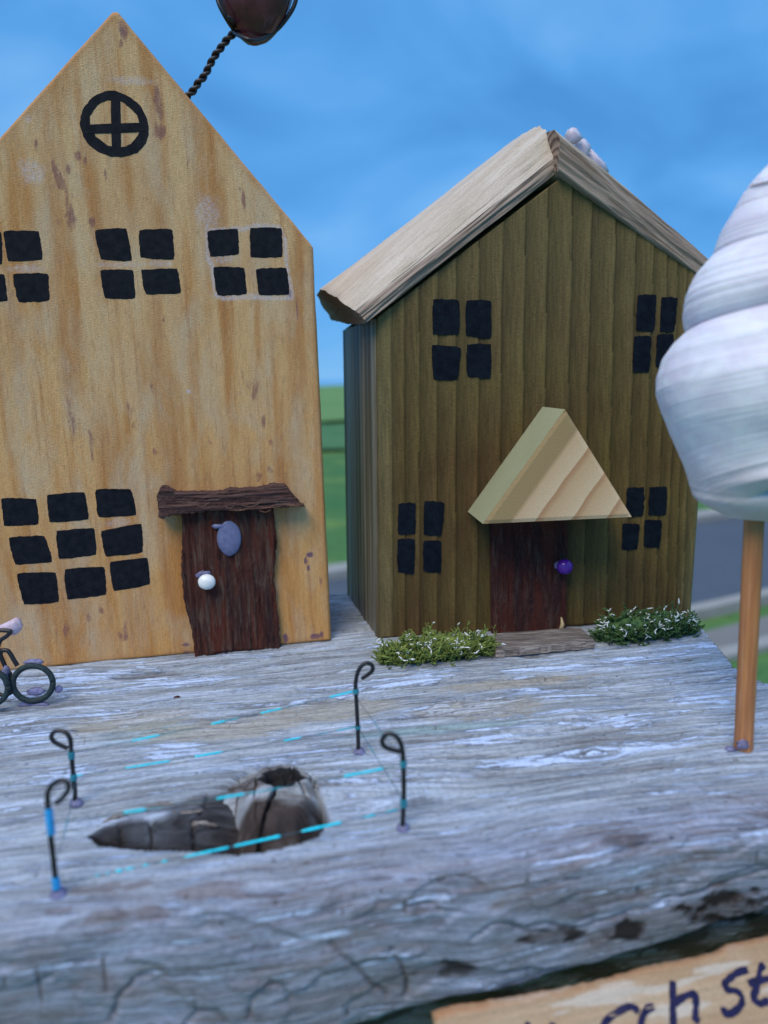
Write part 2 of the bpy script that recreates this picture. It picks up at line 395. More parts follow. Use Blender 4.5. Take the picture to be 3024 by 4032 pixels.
M = Mat('white_whelk_shell', .5, .4)
ua = M.vec(14, 2.2, 1, 'UV', k=1); ub = M.vec(1.2, 46, 1, 'UV', k=1); uc = M.vec(3, 5, 1, 'UV', k=1)
rib = M.noise(ub, 1, 3, .5, .25); growth = M.noise(ua, 1, 4, .6, .3); pat = M.noise(M.vec(.13, .13, .16), 1, 5, .6, .4)
c = M.mix(M.ramp(pat, (.35, 0), (.62, 1)), (.70, .70, .82), (.84, .88, .98))
c = M.mix(M.ramp(growth, (.48, 0), (.75, .18)), c, (.62, .60, .68))
c = M.mix(M.attr('foot_tone'), c, (.56, .48, .44))
c = M.mix(M.math('MULTIPLY', M.attr('suture'), .55), c, (.52, .46, .54))
c = M.mix(.14, c, M.ramp(rib, (.35, .86), (.65, 1.06)), 'MULTIPLY')
M.b.inputs['Subsurface Weight'].default_value = .25; M.b.inputs['Subsurface Scale'].default_value = .002
SHELL = M.done(c, M.bump(growth, .00008, .4, M.bump(rib, .00028, .6)))

def mossmat(name, a, b):
    M = Mat(name, .75, .25)
    s1 = M.noise(M.vec(.5, .5, .5), 1, 4, .6)
    c = M.mix(M.ramp(s1, (.35, 0), (.65, 1)), a, b)
    M.b.inputs['Subsurface Weight'].default_value = .1; M.b.inputs['Subsurface Scale'].default_value = .0006
    return M.done(c)
MOSS_A = mossmat('yellow_green_moss', (.085, .135, .035), (.22, .30, .07))
MOSS_B = mossmat('dark_green_moss', (.030, .085, .034), (.085, .165, .050))
FROST = simple('white_lichen_tip', (.78, .85, .84), .5, .4, 0, .1, 1)

M = Mat('sign_board_wood', .75, .2)
s1 = M.noise(M.vec(.05, 1.0, 1.0), 1, 5, .6, .5); s2 = M.noise(M.vec(.03, .22, .22), 1, 4, .6, .6)
c = M.mix(M.ramp(s2, (.38, 0), (.62, 1)), (.40, .28, .17), (.48, .37, .25))
c = M.mix(M.ramp(s1, (.52, 0), (.72, .5)), c, (.36, .25, .17))
c = M.mix(M.attr('paint'), c, (.55, .52, .46)); c = M.mix(M.math('MULTIPLY', M.attr('rust'), M.ramp(s1, (.35, .3), (.6, 1))), c, (.42, .22, .11))
c = M.mix(.6, c, M.ramp(M.noise(M.vec(1.2, 2.2, 2.2), 1, 4, .7), (.3, .78), (.7, 1.18)), 'MULTIPLY')
SIGNW = M.done(c, M.bump(s1, .0005, .7))
INK = simple('dark_blue_ink', (.008, .008, .055), .55, .3, 0, .5, 1.2)

# background materials (metres)
M = Mat('lawn_grass', .9, .1)
a1 = M.noise(M.vec(.8, .8, .8, k=1), 1, 4, .6); a2 = M.noise(M.vec(.07, .16, .1, k=1), 1, 3, .6); a3 = M.noise(M.vec(9, 9, 9, k=1), 1, 4, .7)
c = M.mix(M.ramp(a2, (.35, 0), (.65, 1)), (.045, .150, .050), (.080, .185, .060))
c = M.mix(M.ramp(a1, (.48, 0), (.68, .8)), c, (.14, .24, .065))
c = M.mix(.7, c, M.ramp(a3, (.3, .6), (.7, 1.35)), 'MULTIPLY')
GRASS = M.done(c, M.bump(a3, .03, .8))
M = Mat('far_meadow', .9, .1)
a3 = M.noise(M.vec(.1, .3, .3, k=1), 1, 5, .7)
GRASS_F = M.done(M.mix(M.ramp(a3, (.35, 0), (.65, 1)), (.10, .22, .075), (.15, .28, .095)))
M = Mat('long_dark_grass', .9, .1)
a3 = M.noise(M.vec(.5, .5, .5, k=1), 1, 5, .7)
GRASS_D = M.done(M.mix(M.ramp(a3, (.35, 0), (.65, 1)), (.055, .15, .06), (.085, .20, .085)), M.bump(a3, .1, .8))
M = Mat('asphalt', .8, .3)
a1 = M.noise(M.vec(40, 40, 40, k=1), 1, 3, .7); a2 = M.noise(M.vec(.6, .6, .6, k=1), 1, 3)
ASPH = M.done(M.mix(.7, M.mix(a2, (.050, .070, .095), (.080, .105, .135)), M.ramp(a1, (.3, .7), (.7, 1.3)), 'MULTIPLY'), M.bump(a1, .004, .6))
M = Mat('pale_concrete', .85, .2)
a1 = M.noise(M.vec(6, 6, 6, k=1), 1, 5, .7)
CONC = M.done(M.mix(a1, (.20, .21, .20), (.36, .37, .35)))
M = Mat('path_paving', .85, .2)
a1 = M.noise(M.vec(3, 3, 3, k=1), 1, 5, .7)
PATH = M.done(M.mix(a1, (.13, .14, .14), (.22, .22, .21)))
M = Mat('sea', .12, .5)
SEA = M.done((.10, .30, .55), M.bump(M.noise(M.vec(.05, .2, .1, k=1), 1, 4), .1, .2))
POSTW = simple('grey_post_wood', (.22, .19, .16), .8, .2, 0, .3, .1, .5)

# ------------------------------------------------------------------ the land behind
K = H/1.5
def strip(name, verts, m, top=0.0, thick=0.0):
    """polygon on the ground; thick > 0 makes it a raised step"""
    n_ = len(verts); vs = [(x, y, top) for x, y in verts]; fs = [tuple(range(n_))]
    if thick:
        vs += [(x, y, top-thick) for x, y in verts]
        fs += [(i, i+n_, (i+1) % n_+n_, (i+1) % n_) for i in range(n_)]
    return tag(mesh(name, vs, fs, m, smooth=False), kind='structure')
gv = []; nxg, nyg = 61, 90
ys = np.concatenate([np.linspace(-60, 30, 50), np.geomspace(31, 260*K/1.0, 40)])
for i in range(nxg):
    x = -220 + 440*i/(nxg-1)
    for y in ys:
        z = 0.0
        crest = 150*K
        if y > crest: z = -((y-crest)/60.0)*8
        if y > 12: z += .12*min(1, (y-12)/20)*(float(fb(x*.05+9, y*.05, 1, 3))-.5)
        gv.append((x, y, z))
tag(mesh('ground', np.array(gv), grid_faces(nxg, nyg), GRASS), kind='structure')
sea = tag(mesh('sea', [(-6000, 150*K, -14), (6000, 150*K, -14), (9000, 12000, -14), (-9000, 12000, -14)], [(0, 1, 2, 3)], SEA, smooth=False), kind='structure')
ang = math.radians(26); ed = V(math.cos(ang), math.sin(ang)); nd = V(-math.sin(ang), math.cos(ang))
def band(name, n0, n1, m, top, thick=0.0, a0=-40, a1=60):
    pts = [ed*a0+nd*n0*K, ed*a1+nd*n0*K, ed*a1+nd*n1*K, ed*a0+nd*n1*K]
    return strip(name, [tuple(p) for p in pts], m, top, thick)
band('footpath', 2.70, 2.98, PATH, .012)
band('path_edging', 2.60, 2.70, CONC, .05, .06)
band('road', 3.24, 5.22, ASPH, .008)
band('near_kerb', 3.14, 3.24, CONC, .10, .12)
band('far_kerb', 5.22, 5.44, CONC, .10, .12)
strip('far_meadow', [(-200, 148*K)]+[(x, (25+3*(random.Random(int(x*5)).random()-.5)*2)*K) for x in np.linspace(-200, 200, 81)]+[(200, 148*K)], GRASS_F, .16)
hv = []; nh = 80
dk = [(-60, 15.0*K), (-20, 15.6*K), (0, 15.2*K), (40, 16*K), (60, 26*K), (0, 25.5*K), (-60, 26.5*K)]
up = [(x, (15.2+1.1*(random.Random(int(x*3)).random()-.5)*2)*K) for x in np.linspace(-60, 60, 61)]
dn = [(x, (24+2.2*(random.Random(int(x*7)+5).random()-.5)*2)*K) for x in np.linspace(60, -60, 61)]
strip('long_grass', up+dn, GRASS_D, .09)

# ------------------------------------------------------------------ the driftwood plank
aP = math.radians(8); EP = V(math.cos(aP), math.sin(aP), 0); NP = V(-math.sin(aP), math.cos(aP), 0)
def qs(p): return float(p@EP), float(p@NP)
pit_px = [(341, 3293), (389, 3336), (563, 3360), (775, 3378), (939, 3399), (1113, 3370), (1257, 3312), (1300, 3244), (1277, 3129), (1248, 3051),
          (1103, 3003), (968, 3030), (852, 3085), (720, 3140), (534, 3196), (418, 3235)]
pit = np.array([qs(at_z(x, y)) for x, y in pit_px])
kc = np.array(qs(at_z(1120, 3185)))
hole = np.array(qs(at_z(1098, 3045)))
def poly_inside(q, s, poly):
    ins = np.zeros(q.shape, bool); n_ = len(poly); j = n_-1
    for i in range(n_):
        xi, yi = poly[i]; xj, yj = poly[j]
        c = ((yi > s) != (yj > s)) & (q < (xj-xi)*(s-yi)/(yj-yi+1e-12)+xi); ins ^= c; j = i
    return ins
def poly_dist(q, s, poly):
    d = np.full(q.shape, 1e9); n_ = len(poly)
    for i in range(n_):
        a = poly[i]; b = poly[(i+1) % n_]; ab = b-a; L2 = ab@ab
        t = np.clip(((q-a[0])*ab[0]+(s-a[1])*ab[1])/L2, 0, 1)
        d = np.minimum(d, np.hypot(q-a[0]-t*ab[0], s-a[1]-t*ab[1]))
    return d
def line_dist(q, s, pts):
    d = np.full(q.shape, 1e9)
    for a, b in zip(pts[:-1], pts[1:]):
        a = np.array(a); b = np.array(b); ab = b-a; t = np.clip(((q-a[0])*ab[0]+(s-a[1])*ab[1])/(ab@ab+1e-9), 0, 1)
        d = np.minimum(d, np.hypot(q-a[0]-t*ab[0], s-a[1]-t*ab[1]))
    return d
pmin, pmax = pit[:, 0].min(), pit[:, 0].max()
qq = np.linspace(pmin+.01, pmax-.01, 200); lo = []; hi = []
for x in qq:
    ys_ = []
    for i in range(len(pit)):
        a = pit[i]; b = pit[(i+1) % len(pit)]
        if (a[0]-x)*(b[0]-x) <= 0 and a[0] != b[0]: ys_.append(a[1]+(b[1]-a[1])*(x-a[0])/(b[0]-a[0]))
    lo.append(min(ys_)); hi.append(max(ys_))
lo = np.array(lo); hi = np.array(hi)

def lip(q):      # how far the rounded front reaches, per place along the plank
    return np.interp(q, [-150, -60, 0, 30, 60, 80, 120], [0.0, 0.0, .15, .35, .70, 1.0, 1.0])
# profile, from the back underside over the top to the front underside: (s, z, kind)
NQ = 760
prof = [(266, -110), (271.5, -104), (272.5, -92), (272, -83), (271, -79), (269.3, -77.3)]
top_s = np.linspace(268.5, 110.2, 470)
frA = [(108.9, -77.15), (107.8, -77.5), (106.9, -78.2), (106.2, -79.2), (105.7, -80.6), (105.4, -82.5), (105.2, -85), (105.1, -88), (105.0, -91), (105.0, -94), (105.1, -97), (105.4, -100), (106.0, -102.6), (107.5, -104.2), (109, -105.2), (111, -106.5), (113, -108), (114, -109), (115, -110)]
frB = [(109.2, -77.10), (108.6, -77.4), (108.1, -77.9), (107.7, -78.6), (107.5, -79.6), (107.4, -81.0), (107.4, -82.6), (107.5, -84.3), (107.6, -86.0), (107.7, -87.6), (107.8, -89.1), (107.9, -90.5), (108.1, -92.0), (109.2, -93.0), (110.8, -93.8), (112.5, -95), (113.5, -98), (114.5, -104), (115, -110)]
def refine(p, k):
    o = smoothpath([V(a, b, 0) for a, b in p], k); return np.array(o)[:, :2]
A_ = refine(frA, 6); B_ = refine(frB, 6)
P_back = np.array(prof); P_top = np.stack([top_s, np.full_like(top_s, -77.0)], 1)
PA = np.concatenate([P_back, P_top, A_]); PB = np.concatenate([P_back, P_top, B_]); NS = len(PA)
def qend(s): return np.interp(s, [90, 160, 174, 190, 207, 230, 271], [117, 116, 114.5, 119, 124, 126, 129])
t_ = np.linspace(0, 1, NQ)[:, None]
s0 = PA[None, :, 0]
Q = -150 + (qend(s0) + .7*(fb(s0*.35, s0*0, 2)-.5) + 150)*t_
w_ = lip(Q) + .10*(fb(Q*.12, Q*0+3, 3)-.5)
Sg = PA[None, :, 0]*(1-w_)+PB[None, :, 0]*w_
Z = PA[None, :, 1]*(1-w_)+PB[None, :, 1]*w_
tg = np.gradient(Sg, axis=1); zg = np.gradient(Z, axis=1); ln = np.hypot(tg, zg)+1e-9
nS, nZ = zg/ln, -tg/ln            # outward normal in the (s,z) plane
arc = np.cumsum(ln, axis=1)
arcT = arc - np.interp(110, P_top[::-1, 0], np.arange(len(P_back)+len(P_top))[len(P_back):][::-1])*0
SPj = Sg*77/(-Z); QPj = Q*77/(-Z)      # where a surface point would meet the level of the top
front = sstep(124, 104, SPj + 5*(fb(Q*.05, arc*.1, 4)-.5) + np.clip((Q-20)*-.1, -6, 6))
# grain flow coordinate (bends round the knot)
dq = Q-kc[0]; ds = Sg-kc[1]
vflow = (arc[:, :1]*0+arc) + 9.0*np.exp(-(dq/26)**2)*np.exp(-np.abs(ds)/13)*np.tanh(ds/3.0)
vflow = vflow + 1.6*(fb(Q*.03, Sg*.03, 5, 3)-.5)*3
sk = np.array(qs(at_z(2330, 2965)))   # small secondary knot
vflow = vflow + 3.2*np.exp(-((Q-sk[0])/7)**2-((Sg-sk[1])/5)**2)*np.tanh((Sg-sk[1])/1.2)
hgt = np.zeros_like(Q)
back = sstep(112, 140, Sg)
hgt += (.75*back+.20)*(fb(Q*.035, vflow*.85, 0, 4)-.5)*1.2
hgt += .45*(.4+.6*back)*(fb(Q*.06, vflow*2.4, 2, 3)-.5)
hgt += 2.2*(fb(Q*.022, arc*.035, 6, 3)-.5)*sstep(119, 104, SPj)
hgt += .9*(fb(Q*.10, arc*.14, 3, 4)-.5)*front
lay = fb(Q*.016+3, arc*.070+fb(Q*.05, arc*.05, 2, 3)*1.1, 6, 4)*9.0
lf = lay-np.floor(lay); terr = np.floor(lay)+sstep(0, .16, lf)
fmask = sstep(.35, .9, front)
hgt += fmask*.50*(terr-4.5)
ledge = .5*fmask*sstep(.20, .06, lf)*sstep(.42, .6, fb(Q*.07+8, arc*.1, 1, 3))
# grooves: sharp dark furrows following the grain, mostly towards the back
fur = fb(Q*.028+4, vflow*.55, 7, 3); furrow = sstep(.335, .275, fur)*sstep(115, 150, Sg)
hgt -= .9*furrow
dark = np.maximum(.55*furrow, .75*ledge)
# pit and knot
ins = poly_inside(Q, Sg, pit) & (Z > -78.5)
dist = poly_dist(Q, Sg, pit)
lo_q = np.interp(Q, qq, lo); hi_q = np.interp(Q, qq, hi)
a_ = np.clip((hi_q-Sg)/(hi_q-lo_q+1e-6), 0, 1)
kr = np.hypot((Q-kc[0])/9.2, (Sg-kc[1])/12.5)
leftness = sstep(kc[0]-3, kc[0]-13, Q)
D_left = 5.2*np.clip((Q-pmin)/6, 0, 1)**.6
steps = .9*(fb(Q*.10+2, Sg*.55+Q*.30, 1, 3)-.5)
wall = sstep(0, .7, dist) * sstep(0, 2.0, dist + 3*sstep(.35, .6, a_))
dl = D_left*(a_**1.25) + np.where(a_ > .1, steps*1.8*a_, 0)
dr = 2.6 + 2.6*a_**1.2 + 3.4*sstep(.62, .92, a_) + 1.0*sstep(.8, 1.1, kr)*sstep(.15, .5, a_) + 1.0*sstep(.75, 1.0, kr)*sstep(0, -6, dq)
dr = dr + 1.0*(fb(Q*.35, Sg*.35, 4, 4)-.5) + .5*(fb(kr*7, np.arctan2(Sg-kc[1], Q-kc[0])*.7, 2, 3)-.5)
pitd = (dl*leftness + dr*(1-leftness))*wall
hgt = np.where(ins, hgt*.5 - pitd, hgt)
# the swollen lip in front of the pit
hgt += np.where(~ins, 1.5*np.exp(-((Q-(kc[0]-6))/20)**2)*np.exp(-(dist/6.0))*sstep(0, -6, Sg-kc[1]), 0)
# hole and crack in the knot
hd = np.hypot((Q-hole[0])/3.3, (Sg-hole[1]+1.2)/3.4) + .5*(fb(Q*.6, Sg*.6, 2)-.5)
hole = np.array(qs(at_z(1102, 3062, -75)))
hd = np.hypot((Q-hole[0])/3.6, (Sg-hole[1]-2)/5.4); hgt -= np.where(ins, 6.0*sstep(1.05, .75, hd), 0)
black = np.where(ins, sstep(1.15, .8, hd), 0)  # inside of the hole painted black, as its shade
# shade of the hollow painted black from its slope down; cross cracks
lam = .82+.18*sstep(.42, .56, fb(Q*.07+2, vflow*1.5+Q*.1, 3, 4))
deep = np.where(ins, lam*leftness*sstep(.10, .26, a_ + .22*(fb(Q*.25, Sg*.3, 3)-.5)) + (1-leftness)*.9*sstep(.66, .80, a_ + .1*(fb(Q*.3, Sg*.3, 3)-.5)), 0)
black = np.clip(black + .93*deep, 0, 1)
dark = np.maximum(dark, np.where(ins, np.clip(.34+.8*a_+1.1*(fb(Q*.2, vflow*.8, 5)-.5), .12, 1)*np.clip(wall*1.3, 0, 1), 0))  # rotted wood tone, deepened towards the pit's front as painted shade
for px in [(470, 3240), (590, 3215), (755, 3210)]:
    c_ = [qs(at_z(px[0], px[1])), qs(at_z(px[0]+3, px[1]+120))]
    x_ = np.where(ins, sstep(.35, .08, line_dist(Q, Sg, c_)), 0); black = np.maximum(black, x_); hgt -= 1.2*x_
c2 = [qs(at_z(x, y)) for x, y in [(760, 3230), (775, 3190), (800, 3160), (815, 3120)]]
x_ = sstep(.4, .1, line_dist(Q, Sg, c2)); black = np.maximum(black, .8*x_); hgt -= .8*x_
# small knot to the right
kd = np.hypot((Q-sk[0])/2.3, (Sg-sk[1])/1.8); hgt += .9*np.exp(-kd**2*1.2); dark = np.maximum(dark, .55*np.exp(-((kd-.95)/.22)**2))
# front cracks of the log (photograph's own lines, on the bulging front)
def wob(pts): return pts
Xw = Q*EP[0]-Sg*math.sin(aP); 
def px_line(lst, z=-77.0): return [qs(at_z(x, y, z)) for x, y in lst]
cracks = [([(2020, 3655), (2150, 3640), (2250, 3660), (2400, 3625), (2490, 3590), (2620, 3545), (2760, 3505), (3024, 3430)], .30, .75),
          ([(1860, 3690), (1930, 3640), (2010, 3640), (2060, 3665), (2170, 3680)], .35, .6),
          ([(1300, 3720), (1390, 3790), (1450, 3860), (1520, 3925)], .30, .7), ([(1535, 3730), (1580, 3800), (1600, 3860), (1597, 3930)], .30, .75),
          ([(1600, 3575), (1700, 3565), (1740, 3590)], .35, .8), ([(1490, 3450), (1540, 3445)], .5, .8), ([(1600, 3462), (1640, 3457)], .3, .6),
          ([(980, 3990), (1000, 3900), (1060, 3860), (1120, 3870), (1150, 3920)], .3, .55), ([(720, 4032), (780, 3970), (850, 3960), (900, 4010)], .35, .5),
          ([(430, 4032), (470, 3920), (530, 3850), (610, 3825)], .35, .6), ([(2230, 3468), (2280, 3466)], .35, .7), ([(2530, 3540), (2515, 3500)], .3, .5),
          ([(60, 3470), (140, 3450), (165, 3400)], .35, .5), ([(180, 3800), (380, 3775)], .3, .4)]
for pts, wd, st in cracks:
    ct = line_dist(QPj+.9*(fb(Q*.3, arc*.3, 1)-.5), SPj+.9*(fb(Q*.3, arc*.3, 2)-.5), px_line(pts)); g = sstep(wd*1.6, .1, ct)
    hgt -= .55*g; g = g*sstep(.30, .52, fb(Q*.12+5, arc*.12, 4, 3)+.08); dark = np.maximum(dark, .7*st*g)
lay_t = _T[3][(np.floor(lay).astype(int) % 256), 7]; brown = fmask*(lay_t > .62)*.42; paint = np.zeros_like(Q); teal = np.zeros_like(Q); tan = np.zeros_like(Q); soot = np.zeros_like(Q)
def splat(arr, x, y, rx, ry, v=1.0, z=-77.0, sl=-.10):
    z = -77.0
    c0 = qs(at_z(x, y, z)); cx_ = qs(at_z(x+rx, y+sl*rx, z)); cy_ = qs(at_z(x, y+ry, z))
    du = math.hypot(cx_[0]-c0[0], cx_[1]-c0[1]); dv = math.hypot(cy_[0]-c0[0], cy_[1]-c0[1])
    r_ = np.hypot((QPj-c0[0])/du, (SPj-c0[1])/dv) + .9*(fb(Q*.35, vflow*.7, 3, 4)-.5)
    np.maximum(arr, v*sstep(1.15, .75, r_), out=arr)
for a in [(400, 3500, 120, 22), (520, 3490, 80, 16), (800, 3515, 190, 30), (1000, 3520, 120, 22), (430, 3610, 90, 24), (600, 3600, 70, 40), (230, 3590, 60, 20), (1220, 3470, 90, 14)]: splat(brown, *a, .95)
for a in [(2850, 3572, 160, 62, 1), (2450, 3655, 90, 50, .9), (2180, 3690, 120, 36, .85), (1760, 3820, 110, 45, .7), (2000, 3640, 60, 30, .5), (2480, 3300, 90, 35, .35), (1640, 3160, 90, 18, .3)]: splat(soot, *a, -79.0, -.25)
for a in [(300, 2660, 330, 26), (520, 2700, 500, 22), (130, 2880, 170, 24), (300, 2830, 330, 24), (1500, 2690, 300, 22), (2100, 2740, 330, 26), (2300, 2620, 350, 22), (2450, 2830, 230, 30), (2700, 2560, 160, 26), (2800, 2740, 180, 26),
          (700, 2960, 110, 40), (1150, 2980, 240, 20), (260, 3050, 140, 28), (2050, 2900, 240, 16), (1700, 3060, 200, 18), (2250, 2980, 350, 26), (2600, 2930, 300, 26), (1850, 2800, 170, 26), (820, 3700, 260, 12, 1), (1240, 3690, 160, 12), (1650, 3560, 110, 16, 1), (2330, 3370, 250, 8, 1), (2850, 3300, 260, 8, 1), (380, 3760, 60, 18, 1)]: splat(paint, *a[:4], .9)
splat(teal, 1750, 2870, 420, 16, .9); splat(teal, 560, 2890, 200, 45, .45); splat(teal, 2800, 2600, 200, 10, .3)
for a in [(900, 2870, 330, 45), (1900, 2790, 260, 40), (1300, 2800, 280, 40), (520, 2840, 260, 40), (2000, 2690, 300, 20)]: splat(tan, *a, .9)
fn_ = fb(Q*.2+5, arc*.35, 6, 5)
dark = np.maximum(dark, soot*sstep(.36, .50, fn_)*1.05); dark = np.maximum(dark, soot*.55)
black = np.clip(black+.8*soot*sstep(.40, .54, fn_), 0, 1)
hgt -= .35*soot*sstep(.40, .56, fn_)
# shadow under the lip, painted dark and mottled into the wood colour
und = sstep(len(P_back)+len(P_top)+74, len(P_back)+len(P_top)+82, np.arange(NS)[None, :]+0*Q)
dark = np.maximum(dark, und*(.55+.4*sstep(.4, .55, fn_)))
# scattered small pits near the edges
sp = fb(Q*1.1, Sg*1.5, 5, 3); dark = np.maximum(dark, .8*sstep(.80, .86, sp)); hgt -= .35*sstep(.80, .86, sp)
Sg2 = Sg + nS*-hgt*-1.0; Z2 = Z + nZ*hgt
Sg2 = Sg + nS*hgt
Pm = Q[..., None]*EP + Sg2[..., None]*NP; Pm[..., 2] += Z2
ORG = V(0, 190, -105)
def surf_z(p, pad=0.0):
    """height of the finished plank surface under a point (mm)"""
    q0, s_0 = qs(p); j = len(P_back)+int(np.argmin(np.abs(top_s-s_0))); i = int(np.argmin(np.abs(Q[:, j]-q0))); return float(Z2[i, j])
verts = ((Pm.reshape(-1, 3)-ORG)*S)
ff = grid_faces(NQ, NS, flip=True)
# close both ends
n0 = len(verts); ce = [Pm[0].mean(0), Pm[-1].mean(0)]
verts = np.concatenate([verts, (np.array(ce)-ORG)*S])
plank_v = [np.append(np.asarray(a).ravel(), [0, 0]) for a in (dark, black, front, brown, paint, teal, tan)]
uvp = np.stack([np.append(Q.ravel(), [0, 0])/100, np.append(vflow.ravel(), [0, 0])/100], 1)
plank = empty('driftwood_plank', W(ORG))
tag(plank, 'weathered grey driftwood plank with a knot hole, carrying both toy houses', 'driftwood')
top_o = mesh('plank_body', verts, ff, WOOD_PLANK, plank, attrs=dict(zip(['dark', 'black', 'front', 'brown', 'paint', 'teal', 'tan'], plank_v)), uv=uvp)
# the knot: a cracked, rounded boss standing in the hollow
kq, ksn = kc[0]-1.0, kc[1]+1.0
ng = 190; gx = np.linspace(-1.12, 1.12, ng); GA, GB = np.meshgrid(gx, gx, indexing='ij')
Kq = kq+GA*9.3; Ks = ksn+GB*14.5
th_k = np.arctan2(GB, GA); rk = np.hypot(GA, GB)*(1+.10*(fb(np.cos(th_k)*1.3+4, np.sin(th_k)*1.3+4, 3, 3)-.5)*2)
kz = 2.0 - 9.5*(sstep(.40, 1.12, rk)**1.15)*(.22+.78*sstep(.55, -.2, GB)) - .6*GB
kz += 1.5*(fb(Kq*.16+9, Ks*.16, 2, 4)-.5) + .75*(fb(rk*5.5, th_k*1.1+7, 4, 3)-.5) + .45*(fb(Kq*.8, Ks*.5, 1, 4)-.5)
ridge_ = np.abs(fb(Kq*.22+3, Ks*.10+5, 5, 3)-.5); kz -= .8*sstep(.035, .0, ridge_)
h_ = hole+np.array([.2, 2.2]); khd = np.hypot((Kq-h_[0])/3.6, (Ks-h_[1])/4.8)+.55*(fb(Kq*.5, Ks*.5, 2, 3)-.5)
kz -= 2.4*sstep(1.10, .75, khd); kz += .5*np.exp(-((khd-1.4)/.35)**2)*sstep(-.2, .4, GB)
kcr = [qs(at_z(x, y, -76)) for x, y in [(1098, 3085), (1082, 3130), (1062, 3170), (1050, 3215), (1020, 3265), (1000, 3300)]]
kcd = line_dist(Kq+.7*(fb(Kq*.6, Ks*.6, 1)-.5), Ks, kcr); kz -= 1.8*sstep(.55, .08, kcd)
kc2 = [qs(at_z(x, y, -76)) for x, y in [(1150, 3020), (1180, 3090), (1215, 3140)]]; kcd2 = line_dist(Kq+.7*(fb(Kq*.6, Ks*.6, 1)-.5), Ks, kc2); kz -= .7*sstep(.5, .1, kcd2)
kdark = np.clip(.32+.62*sstep(.12, -.35, GB)+.22*sstep(.1, -.8, GA)+1.5*(fb(Kq*.25, Ks*.30, 6, 4)-.5)+.5*sstep(.03, 0, ridge_), .05, 1)  # mottled; front and left darkened in the colour as shade
kblack = np.clip(.97*sstep(1.32, 1.12, khd)+sstep(.6, .2, kcd)+.5*sstep(.45, .1, kcd2)+.75*sstep(.80, .98, rk)*sstep(.3, -.5, GB)+.55*sstep(.42, .62, fb(Kq*.16+5, Ks*.2, 3, 4)+.14*sstep(-.1, -.7, GB)+.1*sstep(.1, .6, GA))*sstep(0, -.3, GB), 0, 1)  # hole, cracks and lower front blackened, shadow put into the colour
KP = Kq[..., None]*EP+Ks[..., None]*NP; KP[..., 2] += -77.3+kz
keep_f = grid_faces(ng, ng); rc = rk.ravel()[keep_f].mean(1); keep_f = keep_f[rc < 1.12]
zk = np.zeros(ng*ng)
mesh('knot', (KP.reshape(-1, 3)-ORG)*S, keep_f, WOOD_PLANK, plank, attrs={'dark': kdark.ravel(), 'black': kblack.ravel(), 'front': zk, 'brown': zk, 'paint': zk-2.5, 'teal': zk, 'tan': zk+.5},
     uv=np.stack([(Kq+3*fb(Kq*.15, Ks*.15, 2, 3)).ravel()/100, (Ks*.55+rk*2.5+4*fb(Kq*.12+4, Ks*.12, 1, 3)).ravel()/100], 1))
# splinters along the back wall of the hollow
for pl, r_w in [([(345, 3288, -77.6), (420, 3240, -77.4), (520, 3205, -77.2), (600, 3190, -77.1)], .75), ([(380, 3300, -79.2), (470, 3252, -78.6), (560, 3215, -78), (640, 3190, -77.5)], .8),
                ([(560, 3262, -79.5), (640, 3225, -78.8), (720, 3205, -78.2), (800, 3190, -77.8)], .85), ([(620, 3300, -81), (700, 3262, -80), (790, 3245, -79), (860, 3250, -78.6)], .7), ([(480, 3215, -77.3), (580, 3180, -77.2), (690, 3165, -77.1)], .6)]:
    mb = MB(); pp = smoothpath([(at_z(x, y, z)-ORG)*S for x, y, z in pl], 10); n_ = len(pp)
    pp = [p+V(0, 0, (float(vn(np.array(i*.5), np.array(r_w*9), 2))-.5)*.0006) for i, p in enumerate(pp)]
    mb.tube(pp, [max(.12, r_w*(math.sin(math.pi*min(1, i/n_*1.0+.03))**.6)*(.8+.4*float(vn(np.array(i*.4), np.array(r_w*5), 1))))*S for i in range(n_)], 7)
    mb.build('splinter', SLAT, plank)
# end faces and underside as one closing piece
ei = []; evs = []; evs_uv = []
mb = MB()
for row in (Pm[0], Pm[-1]):
    idx = list(range(0, NS, 6))+[NS-1]; loop = [(row[i]-ORG)*S for i in idx]
    c_ = (np.median(row[:, 0])*0 + (row.mean(0)-ORG)*S); c_ = ((row.mean(0)+(EP*-5 if row is Pm[-1] else EP*5)-ORG)*S); c_[2] = .010; n_ = len(loop); mb = MB(); mb.add([c_]+loop, [(0, i+1, i+2) for i in range(n_-1)]+[(0, n_, 1)])
    mb.build('end_grain', ENDG, plank, smooth=False)
mb = MB()
u_ = [(Pm[0][0]-ORG)*S, (Pm[-1][0]-ORG)*S, (Pm[-1][-1]-ORG)*S, (Pm[0][-1]-ORG)*S]
mb.add(u_, [(0, 1, 2, 3)])
mb.build('underside', ENDG, plank, smooth=False)

# post that carries the plank, out of the picture below
PW = (30, 190)
mb = MB()
b = V(35, 45, 0)
zt = (-110.6)*S+H
mb.add([((PW[0]+sx*35)*S, (PW[1]+sy*40)*S, z) for z in (-.3, zt) for sx, sy in ((-1, -1), (1, -1), (1, 1), (-1, 1))],
       [(0, 3, 2, 1), (4, 5, 6, 7), (0, 1, 5, 4), (1, 2, 6, 5), (2, 3, 7, 6), (3, 0, 4, 7)])
tag(mb.build('support_post', POSTW, smooth=False), 'square grey wooden post under the driftwood plank', 'post')

